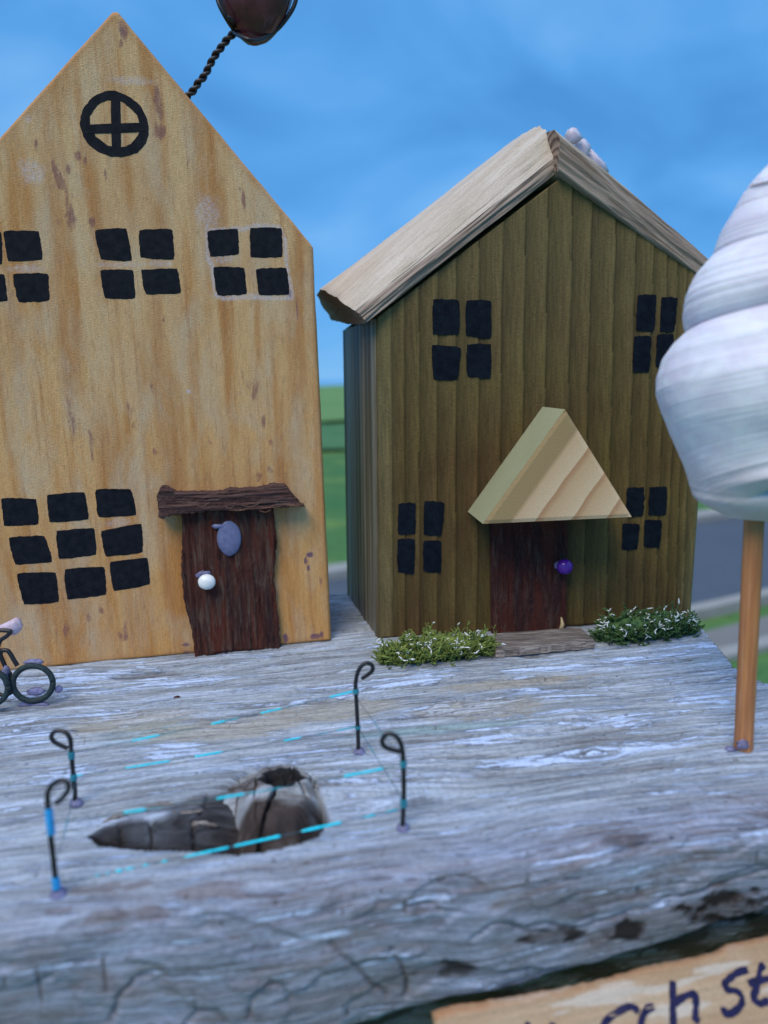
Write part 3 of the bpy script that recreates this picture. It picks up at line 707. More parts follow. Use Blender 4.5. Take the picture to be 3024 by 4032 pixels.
# ------------------------------------------------------------------ a helper: thin slab on a wall
def slab(name, top, bot, x0, x1, nf, nb, m, parent, nx=60, nz=60, relief=None, rag=0.0, seed=0, attrs=None, loc=(0, 0, 0), side=0.0):
    """front sheet at y=nf(mm) between curves bot(t), top(t); skirts back to y=nb"""
    t = np.linspace(0, 1, nx)[:, None]; v = np.linspace(0, 1, nz)[None, :]
    tp = np.interp(t, np.linspace(0, 1, len(top)), top); bt = np.interp(t, np.linspace(0, 1, len(bot)), bot)
    xa = np.interp(v, np.linspace(0, 1, len(x0)), x0); xb = np.interp(v, np.linspace(0, 1, len(x1)), x1)
    z = bt+(tp-bt)*v; x = xa+(xb-xa)*t
    z = z + rag*(fb(x*1.3+seed, z*0+v*2, seed)-.5)*2*np.abs(2*v-1)**6; x = x + rag*(fb(z*1.1+seed, x*0+t*2, seed+1)-.5)*2*np.abs(2*t-1)**6
    bord = np.minimum(np.minimum(t, 1-t)*nx, np.minimum(v, 1-v)*nz)
    y = nf + 0*x + .35*np.clip(1-bord/1.5, 0, 1)
    if relief is not None: y = y - relief(x, z)
    P = np.stack([x, y+0*x, z], -1)
    idx = np.arange(nx*nz).reshape(nx, nz)
    loop = list(idx[:, 0])+list(idx[-1, 1:])+list(idx[::-1, -1][1:])+list(idx[0, ::-1][1:-1])
    fv = P.reshape(-1, 3); Bk = fv[loop].copy(); Bk[:, 1] = nb
    off = len(fv); nL = len(loop)
    f = list(map(tuple, grid_faces(nx, nz)))
    f += [(loop[i], off+i, off+(i+1) % nL, loop[(i+1) % nL]) for i in range(nL)]
    f.append(tuple(range(off, off+nL)))
    allv = np.concatenate([fv, Bk])*S
    at = {k_: np.append(fn(x, z).ravel(), np.zeros(nL)) for k_, fn in attrs.items()} if attrs else None
    return mesh(name, allv, f, m, parent, attrs=at)

def pane(parent, corners, m, seed, n0=-.10, name='window_pane', rag=.12, thick=.12):
    """hand-painted patch: four corners (x,z mm) joined by slightly bulging, ragged sides"""
    c = [V(a, b) for a, b in corners]; cen = sum(c)/4; pts = []
    for i in range(4):
        a, b = c[i], c[(i+1) % 4]; nn = 14
        for k_ in range(nn):
            t = k_/nn; p = a+(b-a)*t; d = p-cen
            cornerness = abs(2*t-1)**4
            p = cen + d*(1.02 - .055*cornerness)
            j = (vn(np.array(seed*7.7+i*5+t*9), np.array(seed*1.3), seed % 8)-.5)*2*rag + (random.Random(seed*997+i*31+k_).random()-.5)*rag*.9
            p = p + d/np.linalg.norm(d)*j; pts.append(p)
    n_ = len(pts)
    vs = [V(p[0], n0, p[1])*S for p in pts]+[V(p[0], n0+thick, p[1])*S for p in pts]+[V(cen[0], n0-.01, cen[1])*S]
    fs = [(i, (i+1) % n_, 2*n_) for i in range(n_)]+[((i+1) % n_, i, i+n_, (i+1) % n_+n_) for i in range(n_)]
    return mesh(name, vs, fs, m, parent, smooth=False)

# ------------------------------------------------------------------ tall pine house
aL = math.radians(10.4); EL = V(math.cos(aL), math.sin(aL), 0); NL = V(-math.sin(aL), math.cos(aL), 0); PL = V(-17.1, 219.2, -77)
def lh(x, y, off=0):
    p = at_plane(x, y, PL+off*NL, NL)-PL; return float(p@EL), float(p[2])
tall = empty('pine_house', W(PL+V(0, 0, -.25)), aL)
tag(tall, 'tall orange pine block house with painted black windows and bark door', 'toy house')
outl_top = [(-93.2, 122.5), (-47.2, 169.2), (-46.0, 169.2), (-.4, 113.6), (.2, 112.6)]
def ltop(x): return np.interp(x, [p[0] for p in outl_top], [p[1] for p in outl_top])
nx, nz = 250, 380
tx = np.linspace(0, 1, nx)[:, None]; tz = np.linspace(0, 1, nz)[None, :]
xx = -93.2+93.4*tx; zt_ = ltop(xx) + .25*(fb(xx*.4, xx*0, 2)-.5)
zz_ = .1+(zt_-.1)*tz + 0*xx
xx = xx + .30*(fb(zz_*.12, zz_*0+tx*3, 3)-.5)*sstep(.9, 1, tx) + 0*zz_
xx = np.where(tx > .99, xx - .5*sstep(70, 0, zz_)*0, xx)
dE = np.minimum(np.minimum(xx+93.2, .2-xx), np.minimum(zz_, (zt_-zz_)*.72))
yy = .9*np.clip(1-dE/.9, 0, 1)**2 - .10*(fb(xx*.5, zz_*.03, 4, 4)-.5)
rim = np.clip(1-dE/2.6, 0, 1)*(.5+.8*fb(xx*.2, zz_*.1, 1))
chalk = np.zeros_like(xx); purple = np.zeros_like(xx); violet = np.zeros_like(xx)
def mark(arr, x, y, rx, ry, v=1.0, soft=.5, fn=lh):
    u_0, z_0 = fn(x, y)
    r_ = np.hypot((xx-u_0)/(rx/13.8), (zz_-z_0)/(ry/13.8)) + .8*(fb(xx*.9, zz_*.6, 2, 4)-.5)
    np.maximum(arr, v*sstep(1.0+soft*.5, 1.0-soft, r_), out=arr)
Z1 = 1300/1659.; Z2_ = 1350/1659.
for x, y, rx, ry in [(620, 130, 26, 45), (608, 215, 10, 20), (790, 470, 20, 45), (800, 560, 18, 60), (808, 650, 24, 45), (180, 710, 7, 18), (385, 775, 22, 28), (275, 830, 18, 45), (300, 900, 20, 50), (340, 840, 14, 30), (430, 800, 10, 18), (530, 870, 8, 40),
                     (1203, 940, 9, 18), (1225, 1010, 12, 50), (350, 1060, 22, 90), (465, 1110, 20, 25), (820, 1605, 7, 9)]: mark(purple, x*Z1, y*Z1, rx*Z1, ry*Z1, .8)
for x, y, rx, ry in [(790, 70, 8, 9), (1175, 350, 7, 35), (1165, 500, 6, 35), (1015, 650, 12, 25), (748, 705, 12, 22), (735, 400, 9, 40), (1305, 795, 16, 20), (1310, 660, 14, 20), (870, 745, 7, 12), (1275, 570, 12, 40), (1230, 400, 40, 60), (1250, 830, 25, 25),
                     (320, 1570, 22, 45), (430, 1510, 12, 30), (600, 1590, 28, 50), (495, 1480, 12, 20), (820, 1680, 14, 8), (1550, 1330, 7, 35), (625, 560, 9, 100), (640, 560, 12, 60), (345, 560, 14, 120), (445, 700, 10, 120)]: mark(purple, x*Z2_, 1200+y*Z2_, rx*Z2_, ry*Z2_, .6)
for x, y, rx, ry in [(900, 1640, 22, 9), (900, 1676, 16, 8), (1380, 1610, 14, 28), (1525, 1600, 24, 16), (1555, 1590, 8, 20), (1500, 1205, 16, 13), (1480, 1235, 8, 20), (1492, 1270, 8, 16)]: mark(violet, x*Z2_, 1200+y*Z2_, rx*Z2_, ry*Z2_, .95, .25)
mark(violet, 615*Z1, 135*Z1, 18*Z1, 28*Z1, .4, .3); mark(violet, 1455*Z1, 1470*Z1, 10*Z1, 22*Z1, .8, .3); mark(violet, 1490*Z1, 1550*Z1, 4*Z1, 60*Z1, .7, .3)
def chline(pts, wd, v=1.0):
    p = [lh(x*Z1, y*Z1) for x, y in pts]; d = line_dist(xx+.3*(fb(xx, zz_, 1)-.5), zz_+.3*(fb(xx, zz_, 3)-.5), p)
    np.maximum(chalk, v*sstep(wd, wd*.2, d), out=chalk)
chline([(1040, 1120), (1042, 1290), (1065, 1330), (1085, 1480), (1120, 1495), (1250, 1490), (1470, 1495)], .9); chline([(1200, 1150), (1290, 1130), (1400, 1135), (1430, 1200), (1440, 1330), (1470, 1490)], .9)
chline([(1195, 1140), (1060, 1150)], .7)
for x, y, rx, ry in [(1040, 1055, 55, 75), (670, 400, 110, 18), (1120, 1290, 60, 25), (1250, 1480, 150, 14), (160, 860, 60, 60), (140, 590, 18, 18), (600, 1325, 100, 12), (800, 1320, 60, 14), (120, 1345, 90, 20), (1440, 1400, 14, 110)]: mark(chalk, x*Z1, y*Z1, rx*Z1, ry*Z1, .65)
mark(chalk, 912*Z2_, 1200+414*Z2_, 7, 7, 1.6, .2); mark(chalk, 570*Z2_, 1200+1050*Z2_, 60, 18, .5)
fvv = np.stack([xx, yy, zz_], -1).reshape(-1, 3)
idx = np.arange(nx*nz).reshape(nx, nz)
loop = list(idx[:, 0])+list(idx[-1, 1:])+list(idx[::-1, -1][1:])+list(idx[0, ::-1][1:-1])
Bk = fvv[loop].copy(); Bk[:, 1] = 40
fs = list(map(tuple, grid_faces(nx, nz))); off = len(fvv); nL = len(loop)
fs += [(loop[i], off+i, off+(i+1) % nL, loop[(i+1) % nL]) for i in range(nL)]; fs.append(tuple(range(off, off+nL)))
ap = lambda a: np.append(a.ravel(), a.ravel()[loop])
mesh('house_body', np.concatenate([fvv, Bk])*S, fs, PINE, tall, attrs={'rim': ap(rim), 'chalk': ap(chalk), 'purple': ap(purple), 'violet': ap(violet)})

def panes(parent, wins, fn, m, sc, ox, oy, seed, rag=.12, n0=-.06):
    for w_i, lst in enumerate(wins):
        wobj = empty('window', (0, 0, 0), 0, parent)
        for k_, cs in enumerate(lst):
            pane(wobj, [fn(ox+x*sc, oy+y*sc) for x, y in cs], m, seed+w_i*10+k_, n0, rag=rag)
wL = [[[(-160, 1165), (-8+14, 1160), (12, 1325), (-140, 1330)], [(15, 1155), (195, 1155), (215, 1300), (40, 1310)], [(-150, 1375), (22, 1370), (38, 1510), (-120, 1515)], [(62, 1370), (242, 1368), (248, 1508), (90, 1515)]],
      [[(475, 1150), (635, 1140), (665, 1308), (505, 1300)], [(697, 1150), (865, 1145), (875, 1300), (705, 1290)], [(502, 1350), (670, 1350), (680, 1498), (525, 1495)], [(708, 1350), (890, 1345), (910, 1470), (730, 1475)]],
      [[(1040, 1155), (1195, 1143), (1200, 1275), (1055, 1285)], [(1255, 1140), (1415, 1140), (1420, 1288), (1258, 1290)], [(1070, 1335), (1228, 1340), (1240, 1475), (1090, 1480)], [(1285, 1345), (1440, 1340), (1455, 1475), (1300, 1480)]]]
panes(tall, wL, lh, PAINT_A, Z1, 0, 0, 1)
wN = [[[(5, 930), (175, 935), (188, 1058), (18, 1068)], [(225, 915), (410, 900), (430, 1035), (240, 1050)], [(460, 888), (635, 888), (662, 1015), (475, 1025)],
       [(40, 1120), (215, 1112), (255, 1240), (72, 1255)], [(270, 1090), (455, 1075), (467, 1205), (285, 1228)], [(487, 1090), (685, 1052), (692, 1195), (510, 1215)],
       [(78, 1295), (270, 1290), (285, 1435), (115, 1447)], [(310, 1275), (505, 1262), (515, 1400), (325, 1422)], [(530, 1240), (715, 1218), (725, 1350), (548, 1382)]]]
panes(tall, wN, lh, PAINT_A, Z2_, 0, 1200, 60)
# round attic window: ring and cross, painted
mb = MB()
ctr = lh(578*Z1, 618*Z1); n_ = 64
RO = (lh(748*Z1, 618*Z1)[0]-lh(408*Z1, 618*Z1)[0])/2; RI = (lh(702*Z1, 618*Z1)[0]-lh(454*Z1, 618*Z1)[0])/2
def rr(i, r, sd):
    an = 2*math.pi*i/n_; wb = 1+.05*(float(vn(np.array(math.cos(an)*1.4+sd), np.array(math.sin(an)*1.4+3), 2))-.5)*2
    dx, dz = r*wb*math.cos(an), r*.93*wb*math.sin(an); return ctr[0]+dx, ctr[1]+dz
rnd_ = random.Random(4)
o_ = [rr(i, RO+rnd_.uniform(-.14, .14), 0) for i in range(n_)]; i_ = [rr(i, RI+rnd_.uniform(-.14, .14), 4) for i in range(n_)]
vs = [V(x, -.06, z)*S for x, z in o_]+[V(x, -.06, z)*S for x, z in i_]+[V(x, .1, z)*S for x, z in o_]+[V(x, .1, z)*S for x, z in i_]
fs = []
for i in range(n_):
    j = (i+1) % n_; fs += [(i, j, n_+j, n_+i), (j, i, 2*n_+i, 2*n_+j), (n_+i, n_+j, 3*n_+j, 3*n_+i)]
mb.add(vs, fs); ringo = mb.build('round_window', PAINT_A, tall, smooth=False)
pane(ringo, [lh(556*Z1, 478*Z1), lh(604*Z1, 478*Z1), lh(608*Z1, 762*Z1), lh(562*Z1, 762*Z1)], PAINT_A, 301, -.09, 'glazing_bar', .07)
pane(ringo, [lh(424*Z1, 622*Z1), lh(728*Z1, 611*Z1), lh(726*Z1, 657*Z1), lh(430*Z1, 668*Z1)], PAINT_A, 302, -.12, 'glazing_bar', .07)

# door, bark canopy, oval glass, bead knob
def bk(a, b_): return lambda x, z: 1.7*(fb(x*1.0+a, z*.07+b_, 1, 5)-.5) + .5*(fb(x*.3+a, z*.05, 4, 3)-.5) + .3*(fb(x*2, z*.8, 2, 3)-.5)
dTL, dTR, dBR, dBL = lh(712, 1990, -2), lh(1075, 1985, -2), lh(1108, 2562, -2), lh(768, 2590, -2)
door = slab('door', [dTL[1], dTR[1]], [dBL[1]+.2, dBL[1]+1.0, dBL[1]+.9, dBR[1]+.2], [dBL[0], dBL[0]-.4, dBL[0]-1.8, dBL[0]-1.9, dTL[0]-.3, dTL[0]], [dBR[0], dBR[0]-.4, dBR[0]-1, dTR[0]+.5, dTR[0]], -2.2, .05, BARK, tall, 90, 110, bk(0, 0), .35, 3)
c_ = lh(902, 2118, -3)
vs, fs = blob((c_[0]*S, -.0026, c_[1]*S), (.0034, .0011, .0050), 3, .06, 28, 18); mesh('oval_glass', vs, fs, GLUE_W, door)
c_ = lh(880, 2068, -3); vs, fs = blob((c_[0]*S-.0015, -.0030, c_[1]*S), (.0018, .0004, .0006), 6, .5, 14, 8); mesh('glue_smear', vs, fs, GLUE_W, door)
c_ = lh(813.5, 2289, -5); vs, fs = blob((c_[0]*S, -.0046, c_[1]*S), (.0024, .0015, .0022), 5, .05, 24, 16); mesh('bead_knob', vs, fs, WHITE_BEAD, door)
c_ = lh(800, 2255, -4); vs, fs = blob((c_[0]*S+.0001, -.0030, c_[1]*S-.0008), (.0019, .0006, .0012), 8, .6, 16, 10); mesh('glue_smear', vs, fs, GLUE, door)
cp = lambda x, y: lh(600+x*.3918, 1850+y*.3918, -5)
tops = [(50, 250), (75, 190), (110, 155), (190, 175), (215, 225), (330, 228), (560, 220), (760, 212), (800, 182), (950, 190), (1080, 185), (1250, 155), (1290, 132), (1430, 150), (1480, 190), (1540, 340)]
bots = [(50, 470), (75, 492), (150, 455), (260, 440), (420, 425), (560, 405), (700, 400), (850, 398), (980, 392), (1120, 388), (1280, 372), (1400, 366), (1480, 362), (1540, 360)]
xs_ = np.linspace(50, 1540, 40)
tz_ = [cp(x, np.interp(x, [a for a, b_ in tops], [b_ for a, b_ in tops]))[1] for x in xs_]
bz_ = [cp(x, np.interp(x, [a for a, b_ in bots], [b_ for a, b_ in bots]))[1] for x in xs_]
xl, xr = cp(50, 300)[0], cp(1540, 330)[0]
can = slab('bark_canopy', tz_, bz_, [xl, xl], [xr, xr-.6, xr-2.5], -5.2, .05, BARK_H, tall, 160, 40,
     lambda x, z: 1.4*(fb(x*.10+3, z*1.6, 1, 5)-.5)+.8*(fb(x*.05, z*.7, 3, 3)-.5) + .35*(fb(x*1.5, z*2, 2, 3)-.5), .35, 5)
mb = MB(); rnd = random.Random(9)
for i in range(14):
    x = rnd.uniform(60, 1500); u_0, z_0 = cp(x, rnd.uniform(330, 400)); l_ = rnd.uniform(2, 7)
    mb.tube(smoothpath([V(u_0, -5.6, z_0), V(u_0+l_*.5, -6-rnd.random()*.5, z_0+rnd.uniform(-.5, .5)), V(u_0+l_, -5.5, z_0+rnd.uniform(-.4, .8))], 3), .07, 4)
mb.v = [tuple(np.array(v)*S) for v in mb.v]
mb.build('fibre', FIBRE, can, kind='stuff')

# ------------------------------------------------------------------ small olive house
aR = math.radians(5.5); ER = V(math.cos(aR), math.sin(aR), 0); NR = V(-math.sin(aR), math.cos(aR), 0); PR = V(-2.7, 219.4, -77)
def rh(x, y, off=0):
    p = at_plane(x, y, PR+off*NR, NR)-PR; return float(p@ER), float(p[2])
small = empty('olive_house', W(PR+V(0, 0, -.25)), aR)
tag(small, 'smaller dark olive wooden house with pale driftwood roof and triangular porch', 'toy house')
bm_ = math.radians(13-5.5); MD = V(-math.sin(bm_), math.cos(bm_), 0)      # depth direction of the block, local
DEP = 51
nx, nz = 270, 330
tx = np.linspace(0, 1, nx)[:, None]; tz = np.linspace(0, 1, nz)[None, :]
xb_ = 0+97.3*tx; 
zt_ = np.interp(xb_, [0, .6, 52.6, 53.0, 96.6, 97.3], [92.4, 93.5, 130.6, 130.6, 100.4, 100.0])
zz_ = .1+(zt_-.1)*tz + 0*xb_; xx = xb_ + (2.3*(1-tx)+3.0*tx)*zz_/93.5
edges = [0, 4.2, 8.0, 12.3, 17.6, 23.0, 29.6, 36.4, 43.0, 49.6, 56.8, 62.6, 69.8, 76.0, 81.4, 85.6, 89.0, 91.8, 94.3, 99.5]
wobx = xx-2.3*zz_/93.5*(1-tx) + .5*(fb(zz_*.04, xx*.15, 2, 3)-.5)
ed_ = np.array(edges); k_i = np.clip(np.searchsorted(ed_, wobx, 'right')-1, 0, len(ed_)-2)
sawv = np.clip((wobx-ed_[k_i])/(ed_[k_i+1]-ed_[k_i]), 0, 1)
dE = np.minimum(np.minimum(xb_+0*zz_, 97.3-xb_), zz_)
yy = .8*np.clip(1-dE/.9, 0, 1)**2 - .30*sawv - .08*(fb(xx*.5, zz_*.03, 4, 4)-.5)
rim = np.clip(1-np.minimum(xb_, 97.3-xb_)/6.0, 0, 1)*(.4+.8*fb(xx*.2, zz_*.06, 1)) + 0*zz_
fvv = np.stack([xx, yy, zz_], -1).reshape(-1, 3)
idx = np.arange(nx*nz).reshape(nx, nz)
loop = list(idx[:, 0])+list(idx[-1, 1:])+list(idx[::-1, -1][1:])+list(idx[0, ::-1][1:-1])
Bk = fvv[loop]+MD*DEP
fs = list(map(tuple, grid_faces(nx, nz))); off = len(fvv); nL = len(loop)
left_loop = set(idx[0, :])
for i in range(nL):
    a, b_ = loop[i], loop[(i+1) % nL]
    if a in left_loop and b_ in left_loop: continue
    fs.append((a, off+i, off+(i+1) % nL, b_))
fs.append(tuple(range(off, off+nL)))
apx = lambda a, d: np.append(a.ravel(), np.full(nL, d))
mesh('house_body', np.concatenate([fvv, Bk])*S, fs, OLIVE, small, attrs={'saw': apx(sawv, .6), 'rim': apx(rim, 0)})
# left side wall with its vertical furrows
ny_, nzz = 60, 60
sv = []
for i in range(ny_):
    t = i/(ny_-1)
    for j in range(nzz):
        z = 93.0*j/(nzz-1)+.1; x0_ = 2.3*z/93.5
        furr = .45*math.sin(t*17+1.2)+.25*math.sin(t*39)
        edge_ = min(t, 1-t)*DEP
        p = V(x0_, .75 if i == 0 else 0, z)+MD*(t*DEP) + V(-1, 0, 0)*(.35+.3*furr*(1 if edge_ > 1 else 0))*min(1, edge_/1.2)
        sv.append(p*S)
mesh('side_wall', np.array(sv), grid_faces(ny_, nzz, flip=True), SIDE, small)

ZR = 1700/1659.
wR = [[[(492, 708), (592, 710), (592, 840), (490, 845)], [(618, 712), (715, 712), (715, 858), (618, 848)], [(487, 880), (600, 893), (586, 1018), (492, 1018)], [(622, 880), (715, 880), (713, 1012), (622, 1005)]],
      [[(1278, 692), (1350, 690), (1340, 832), (1270, 828)], [(1368, 700), (1430, 702), (1418, 832), (1362, 835)], [(1264, 850), (1330, 850), (1322, 988), (1257, 986)], [(1352, 842), (1418, 842), (1408, 985), (1346, 968)]]]
panes(small, wR, rh, PAINT_B, ZR, 1200, 450, 120, .16, -.42)
Z4 = 1650/1659.
wR2 = [[[(320, 482), (388, 478), (388, 602), (318, 604)], [(422, 472), (503, 477), (490, 610), (420, 604)], [(316, 622), (385, 622), (383, 762), (317, 752)], [(418, 630), (490, 627), (488, 756), (418, 750)]],
       [[(1222, 420), (1292, 417), (1288, 530), (1220, 535)], [(1312, 417), (1382, 414), (1378, 527), (1308, 527)], [(1206, 560), (1275, 562), (1265, 662), (1203, 666)], [(1293, 547), (1362, 547), (1352, 655), (1290, 653)]]]
panes(small, wR2, rh, PAINT_B, Z4, 1250, 1500, 160, .16, -.42)
dTL, dTR, dBR, dBL = rh(1934, 2040, -2.5), rh(2240, 2040, -2.5), rh(2230, 2492, -2.5), rh(1938, 2515, -2.5)
door2 = slab('door', [dTL[1], dTR[1]], [dBL[1]+.3, dBL[1]+.4, dBR[1]+.2, dBR[1]+.3], [dBL[0], dTL[0]], [dBR[0], dTR[0]], -2.4, -.2, BARK2, small, 70, 90,
              lambda x, z: 1.0*(fb(x*.9, z*.10, 3, 5)-.5)+.5*(fb(x*2, z*1.2, 2, 3)-.5), .2, 4)
c_ = rh(2222, 2227, -4.5); vs, fs = blob((c_[0]*S, -.0049, c_[1]*S), (.0024, .0020, .0023), 2, .02, 32, 20); mesh('bead_knob', vs, fs, PURPLE_BEAD, door2)
c_ = rh(2196, 2222, -3); vs, fs = blob((c_[0]*S, -.0031, c_[1]*S), (.0012, .0008, .0013), 5, .3, 14, 8); mesh('glue_smear', vs, fs, GLUE, door2)
# splinter at the door's foot
mb = MB()
a0 = rh(2210, 2440, -3); mb.tube([V(a0[0], -3.0, a0[1]+1)*S, V(a0[0]+.3, -3.3, a0[1]-1)*S, V(a0[0]-.4, -3.1, a0[1]-3.6)*S], [.0002, .0006, .0007], 6)
mb.build('splinter', CHIP, door2)

# porch wedge: triangular prism
PD = -20.0
fA, fB, fC = rh(1902, 2060, PD), rh(2226, 1608, PD), rh(2490, 2033, PD)
fT = rh(2232, 1612, PD)
nn_ = 40; vs = []; sd_ = []; bn_ = []
def prism(front, y0, y1, name, m, parent):
    V3 = []; Fc = []; side = []; bandv = []
    k_ = 30
    # front triangle as a fan grid so that colour bands can be laid in
    A, B, C_ = [V(a, b_) for a, b_ in front]
    dirn = (B-A)/np.linalg.norm(B-A); nrm_ = V(dirn[1], -dirn[0])
    rows = []
    for i in range(k_+1):
        row = []
        for j in range(k_+1-i):
            p = A+(B-A)*(j/k_)+(C_-A)*(i/k_); b3 = min(i, j, k_-i-j)
            row.append(len(V3)); V3.append(V(p[0], y0+(.35 if b3 == 0 else 0), p[1])*S); side.append(0); dd = float((p-A)@nrm_); bandv.append(max(0., min(1., (6.2-dd)/.5)))
        rows.append(row)
    for i in range(k_):
        for j in range(k_-i):
            Fc.append((rows[i][j], rows[i+1][j], rows[i][j+1]))
            if j < k_-i-1: Fc.append((rows[i+1][j], rows[i+1][j+1], rows[i][j+1]))
    def quad(p, q, sv_):
        b0 = len(V3)
        for a in (p, q):
            for yv in (y0+.4, y1): V3.append(V(a[0], yv, a[1])*S); side.append(sv_); bandv.append(0)
        Fc.append((b0, b0+1, b0+3, b0+2))
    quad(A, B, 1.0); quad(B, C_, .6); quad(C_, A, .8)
    return mesh(name, V3, [f[::-1] for f in Fc], m, parent, smooth=False, attrs={'side': side, 'band': bandv})
prism([fA, fB, fC], PD, -.25, 'porch_roof', WEDGE, small)

# roof boards, built in their own frame: x along the slope, y back, z out of the roof
def board(name, org, xdir, ydir, L_, secs, m, parent, flipn=False, seed=0, nL_=150, label=None, miter=0.0, edgeT=4.0):
    """secs: list of (t, [(n, T) ...outline loop]) cross-sections blended along the length"""
    zdir = np.cross(xdir, ydir); zdir /= np.linalg.norm(zdir)
    if zdir[2] < 0: zdir = -zdir
    tt = [s_[0] for s_ in secs]; loops = []
    for _, lp in secs:
        lp = [V(a, b_, 0) for a, b_ in lp]; lp2 = []
        n0_ = len(lp)
        for i in range(n0_):
            a, b_ = lp[i], lp[(i+1) % n0_]; k_ = 12
            for j in range(k_): lp2.append(a+(b_-a)*j/k_)
        arr = np.array(lp2)[:, :2]
        for _r in range(1): arr = .25*np.roll(arr, 1, 0)+.5*arr+.25*np.roll(arr, -1, 0)
        loops.append(arr)
    loops = np.array(loops); nP = loops.shape[1]
    Vv = np.zeros((nL_, nP, 3)); edge = np.zeros((nL_, nP))
    for i in range(nL_):
        t = i/(nL_-1)
        arr = np.stack([[np.interp(t, tt, loops[:, p, c_]) for c_ in (0, 1)] for p in range(nP)])
        x = L_*t; cen = arr.mean(0); d_ = arr-cen
        amp = 1+.10*(fb(np.arange(nP)*.12+x*.0, np.full(nP, x*.035)+seed, 3, 4)-.5) + .07*(fb(np.arange(nP)*.8, np.full(nP, x*.05)+seed, 1, 3)-.5)
        # scooped, splintery hollows
        arr2 = cen+d_*amp[:, None]
        xo = x + miter*(t if miter > 0 else 1-t)**6*arr2[:, 1] + (1.0*(fb(np.arange(nP)*.15, np.full(nP, seed+.0), 2)-.5) if i in (0, nL_-1) else 0)
        Vv[i, :, 0] = xo; Vv[i, :, 1] = arr2[:, 0]; Vv[i, :, 2] = arr2[:, 1]
        n_front = sstep(.6, -.4, arr[:, 0])*sstep(edgeT+.3, edgeT-.3, arr[:, 1])
        edge[i] = n_front*.9
    P_ = Vv.reshape(-1, 3)
    R_ = Matrix(((xdir[0], ydir[0], zdir[0]), (xdir[1], ydir[1], zdir[1]), (xdir[2], ydir[2], zdir[2])))
    f = []
    for i in range(nL_-1):
        for j in range(nP):
            q = (i*nP+j, i*nP+(j+1) % nP, (i+1)*nP+(j+1) % nP, (i+1)*nP+j); f.append(q)
    o = mesh(name, P_*S, f, m, parent, attrs={'edge': edge.ravel()})
    o.matrix_local = Matrix.Translation(Vector(org*S)) @ R_.to_4x4()
    if label: o['label'] = label
    for i in (0, nL_-1):
        mbb = MB()
        lp = Vv[i]*S; c_ = lp.mean(0); c_[0] += (.0004 if i == 0 else -.0004); mbb.add([c_]+[p for p in lp], [(0, j+1, (j+1) % nP+1) for j in range(nP)])
        mbb.build('end_grain', ENDG, o, smooth=False)
    return o
ph = math.radians(35.6); XD = V(math.cos(ph), 0, math.sin(ph))
secA = [(-3, 0), (-2.6, 3.0), (1, 4.6), (10, 9.0), (22, 13.2), (33, 15.2), (45, 14.8), (52, 9), (53, 5), (25, 1.5)]
secB = [(-3, .2), (-2.8, 3.6), (0, 5.6), (2.5, 10.2), (8, 13.0), (22, 14.2), (36, 14.6), (48, 13), (52, 4.4), (25, 0.2)]
XDs = XD
ORGL = V(-.8, 0, 91.7)
board('roof_board', ORGL, XD, MD, 66.5, [(0, secA), (.45, [(.6*a+.4*c, .6*b_+.4*d) for (a, b_), (c, d) in zip(secA, secB)]), (1, secB)], ROOF, small, seed=1, label='left roof board, wide pale sloping surface', miter=.70, edgeT=4.0)
ph2 = math.radians(33.2); XR = V(math.cos(ph2), 0, -math.sin(ph2))
secC = [(-3, 0), (-3.2, 5.6), (-1.5, 9.6), (6, 10.6), (25, 11.5), (45, 11.5), (52, 8), (52, 3), (25, .2)]
secD = [(-3, 0), (-3.0, 3.2), (-1.5, 5.6), (6, 7.4), (25, 9.5), (45, 9.5), (52, 7), (52, 3), (25, .2)]
board('roof_board', V(53.2, 0, 130.2), XR, MD, 60, [(0, secC), (1, secD)], ROOF, small, seed=5, label='right roof board seen edge on', miter=-.70, edgeT=8.0)

# ------------------------------------------------------------------ step slat in front of the olive door
c4 = [at_z(1955, 2562, -74.6), at_z(2348, 2522, -74.6), at_z(2285, 2468, -74.6), at_z(1945, 2492, -74.6)]
def flat_slab(name, c4, thick, m, rag=.3, seed=0, nx=70, ny=22, relief=.35):
    a, b_, c_, d = c4; P_ = []
    o = sum(c4)/4
    for i in range(nx):
        for j in range(ny):
            s_, t = i/(nx-1), j/(ny-1); p = (a*(1-s_)+b_*s_)*(1-t)+(d*(1-s_)+c_*s_)*t
            e_ = min(i, nx-1-i, j, ny-1-j)
            p = p + V(rag*(float(fb(t*6+seed, s_*0, 1))-.5)*2*(1 if i in (0, nx-1) else 0), rag*(float(fb(s_*20+seed, 0*s_, 2))-.5)*2*(1 if j in (0, ny-1) else 0), 0)
            p[2] += relief*(float(fb(s_*5, t*22+seed, 3, 4))-.5)*2 - (.35 if e_ == 0 else 0)
            P_.append((p-o)*S)
    P_ = np.array(P_); idx = np.arange(nx*ny).reshape(nx, ny)
    loop = list(idx[:, 0])+list(idx[-1, 1:])+list(idx[::-1, -1][1:])+list(idx[0, ::-1][1:-1])
    B1 = P_[loop].copy(); B1[:, 2] = -thick*S
    f = list(map(tuple, grid_faces(nx, ny))); off = len(P_); nL = len(loop)
    f += [(loop[i], off+i, off+(i+1) % nL, loop[(i+1) % nL]) for i in range(nL)]; f.append(tuple(range(off, off+nL)))
    ob = mesh(name, np.concatenate([P_, B1]), f, m, None, W(o)); return ob
stp = flat_slab('door_step', c4, 2.1, SLAT, .5, 2)
tag(stp, 'thin grey weathered slat lying as a doorstep before the olive house', 'doorstep')

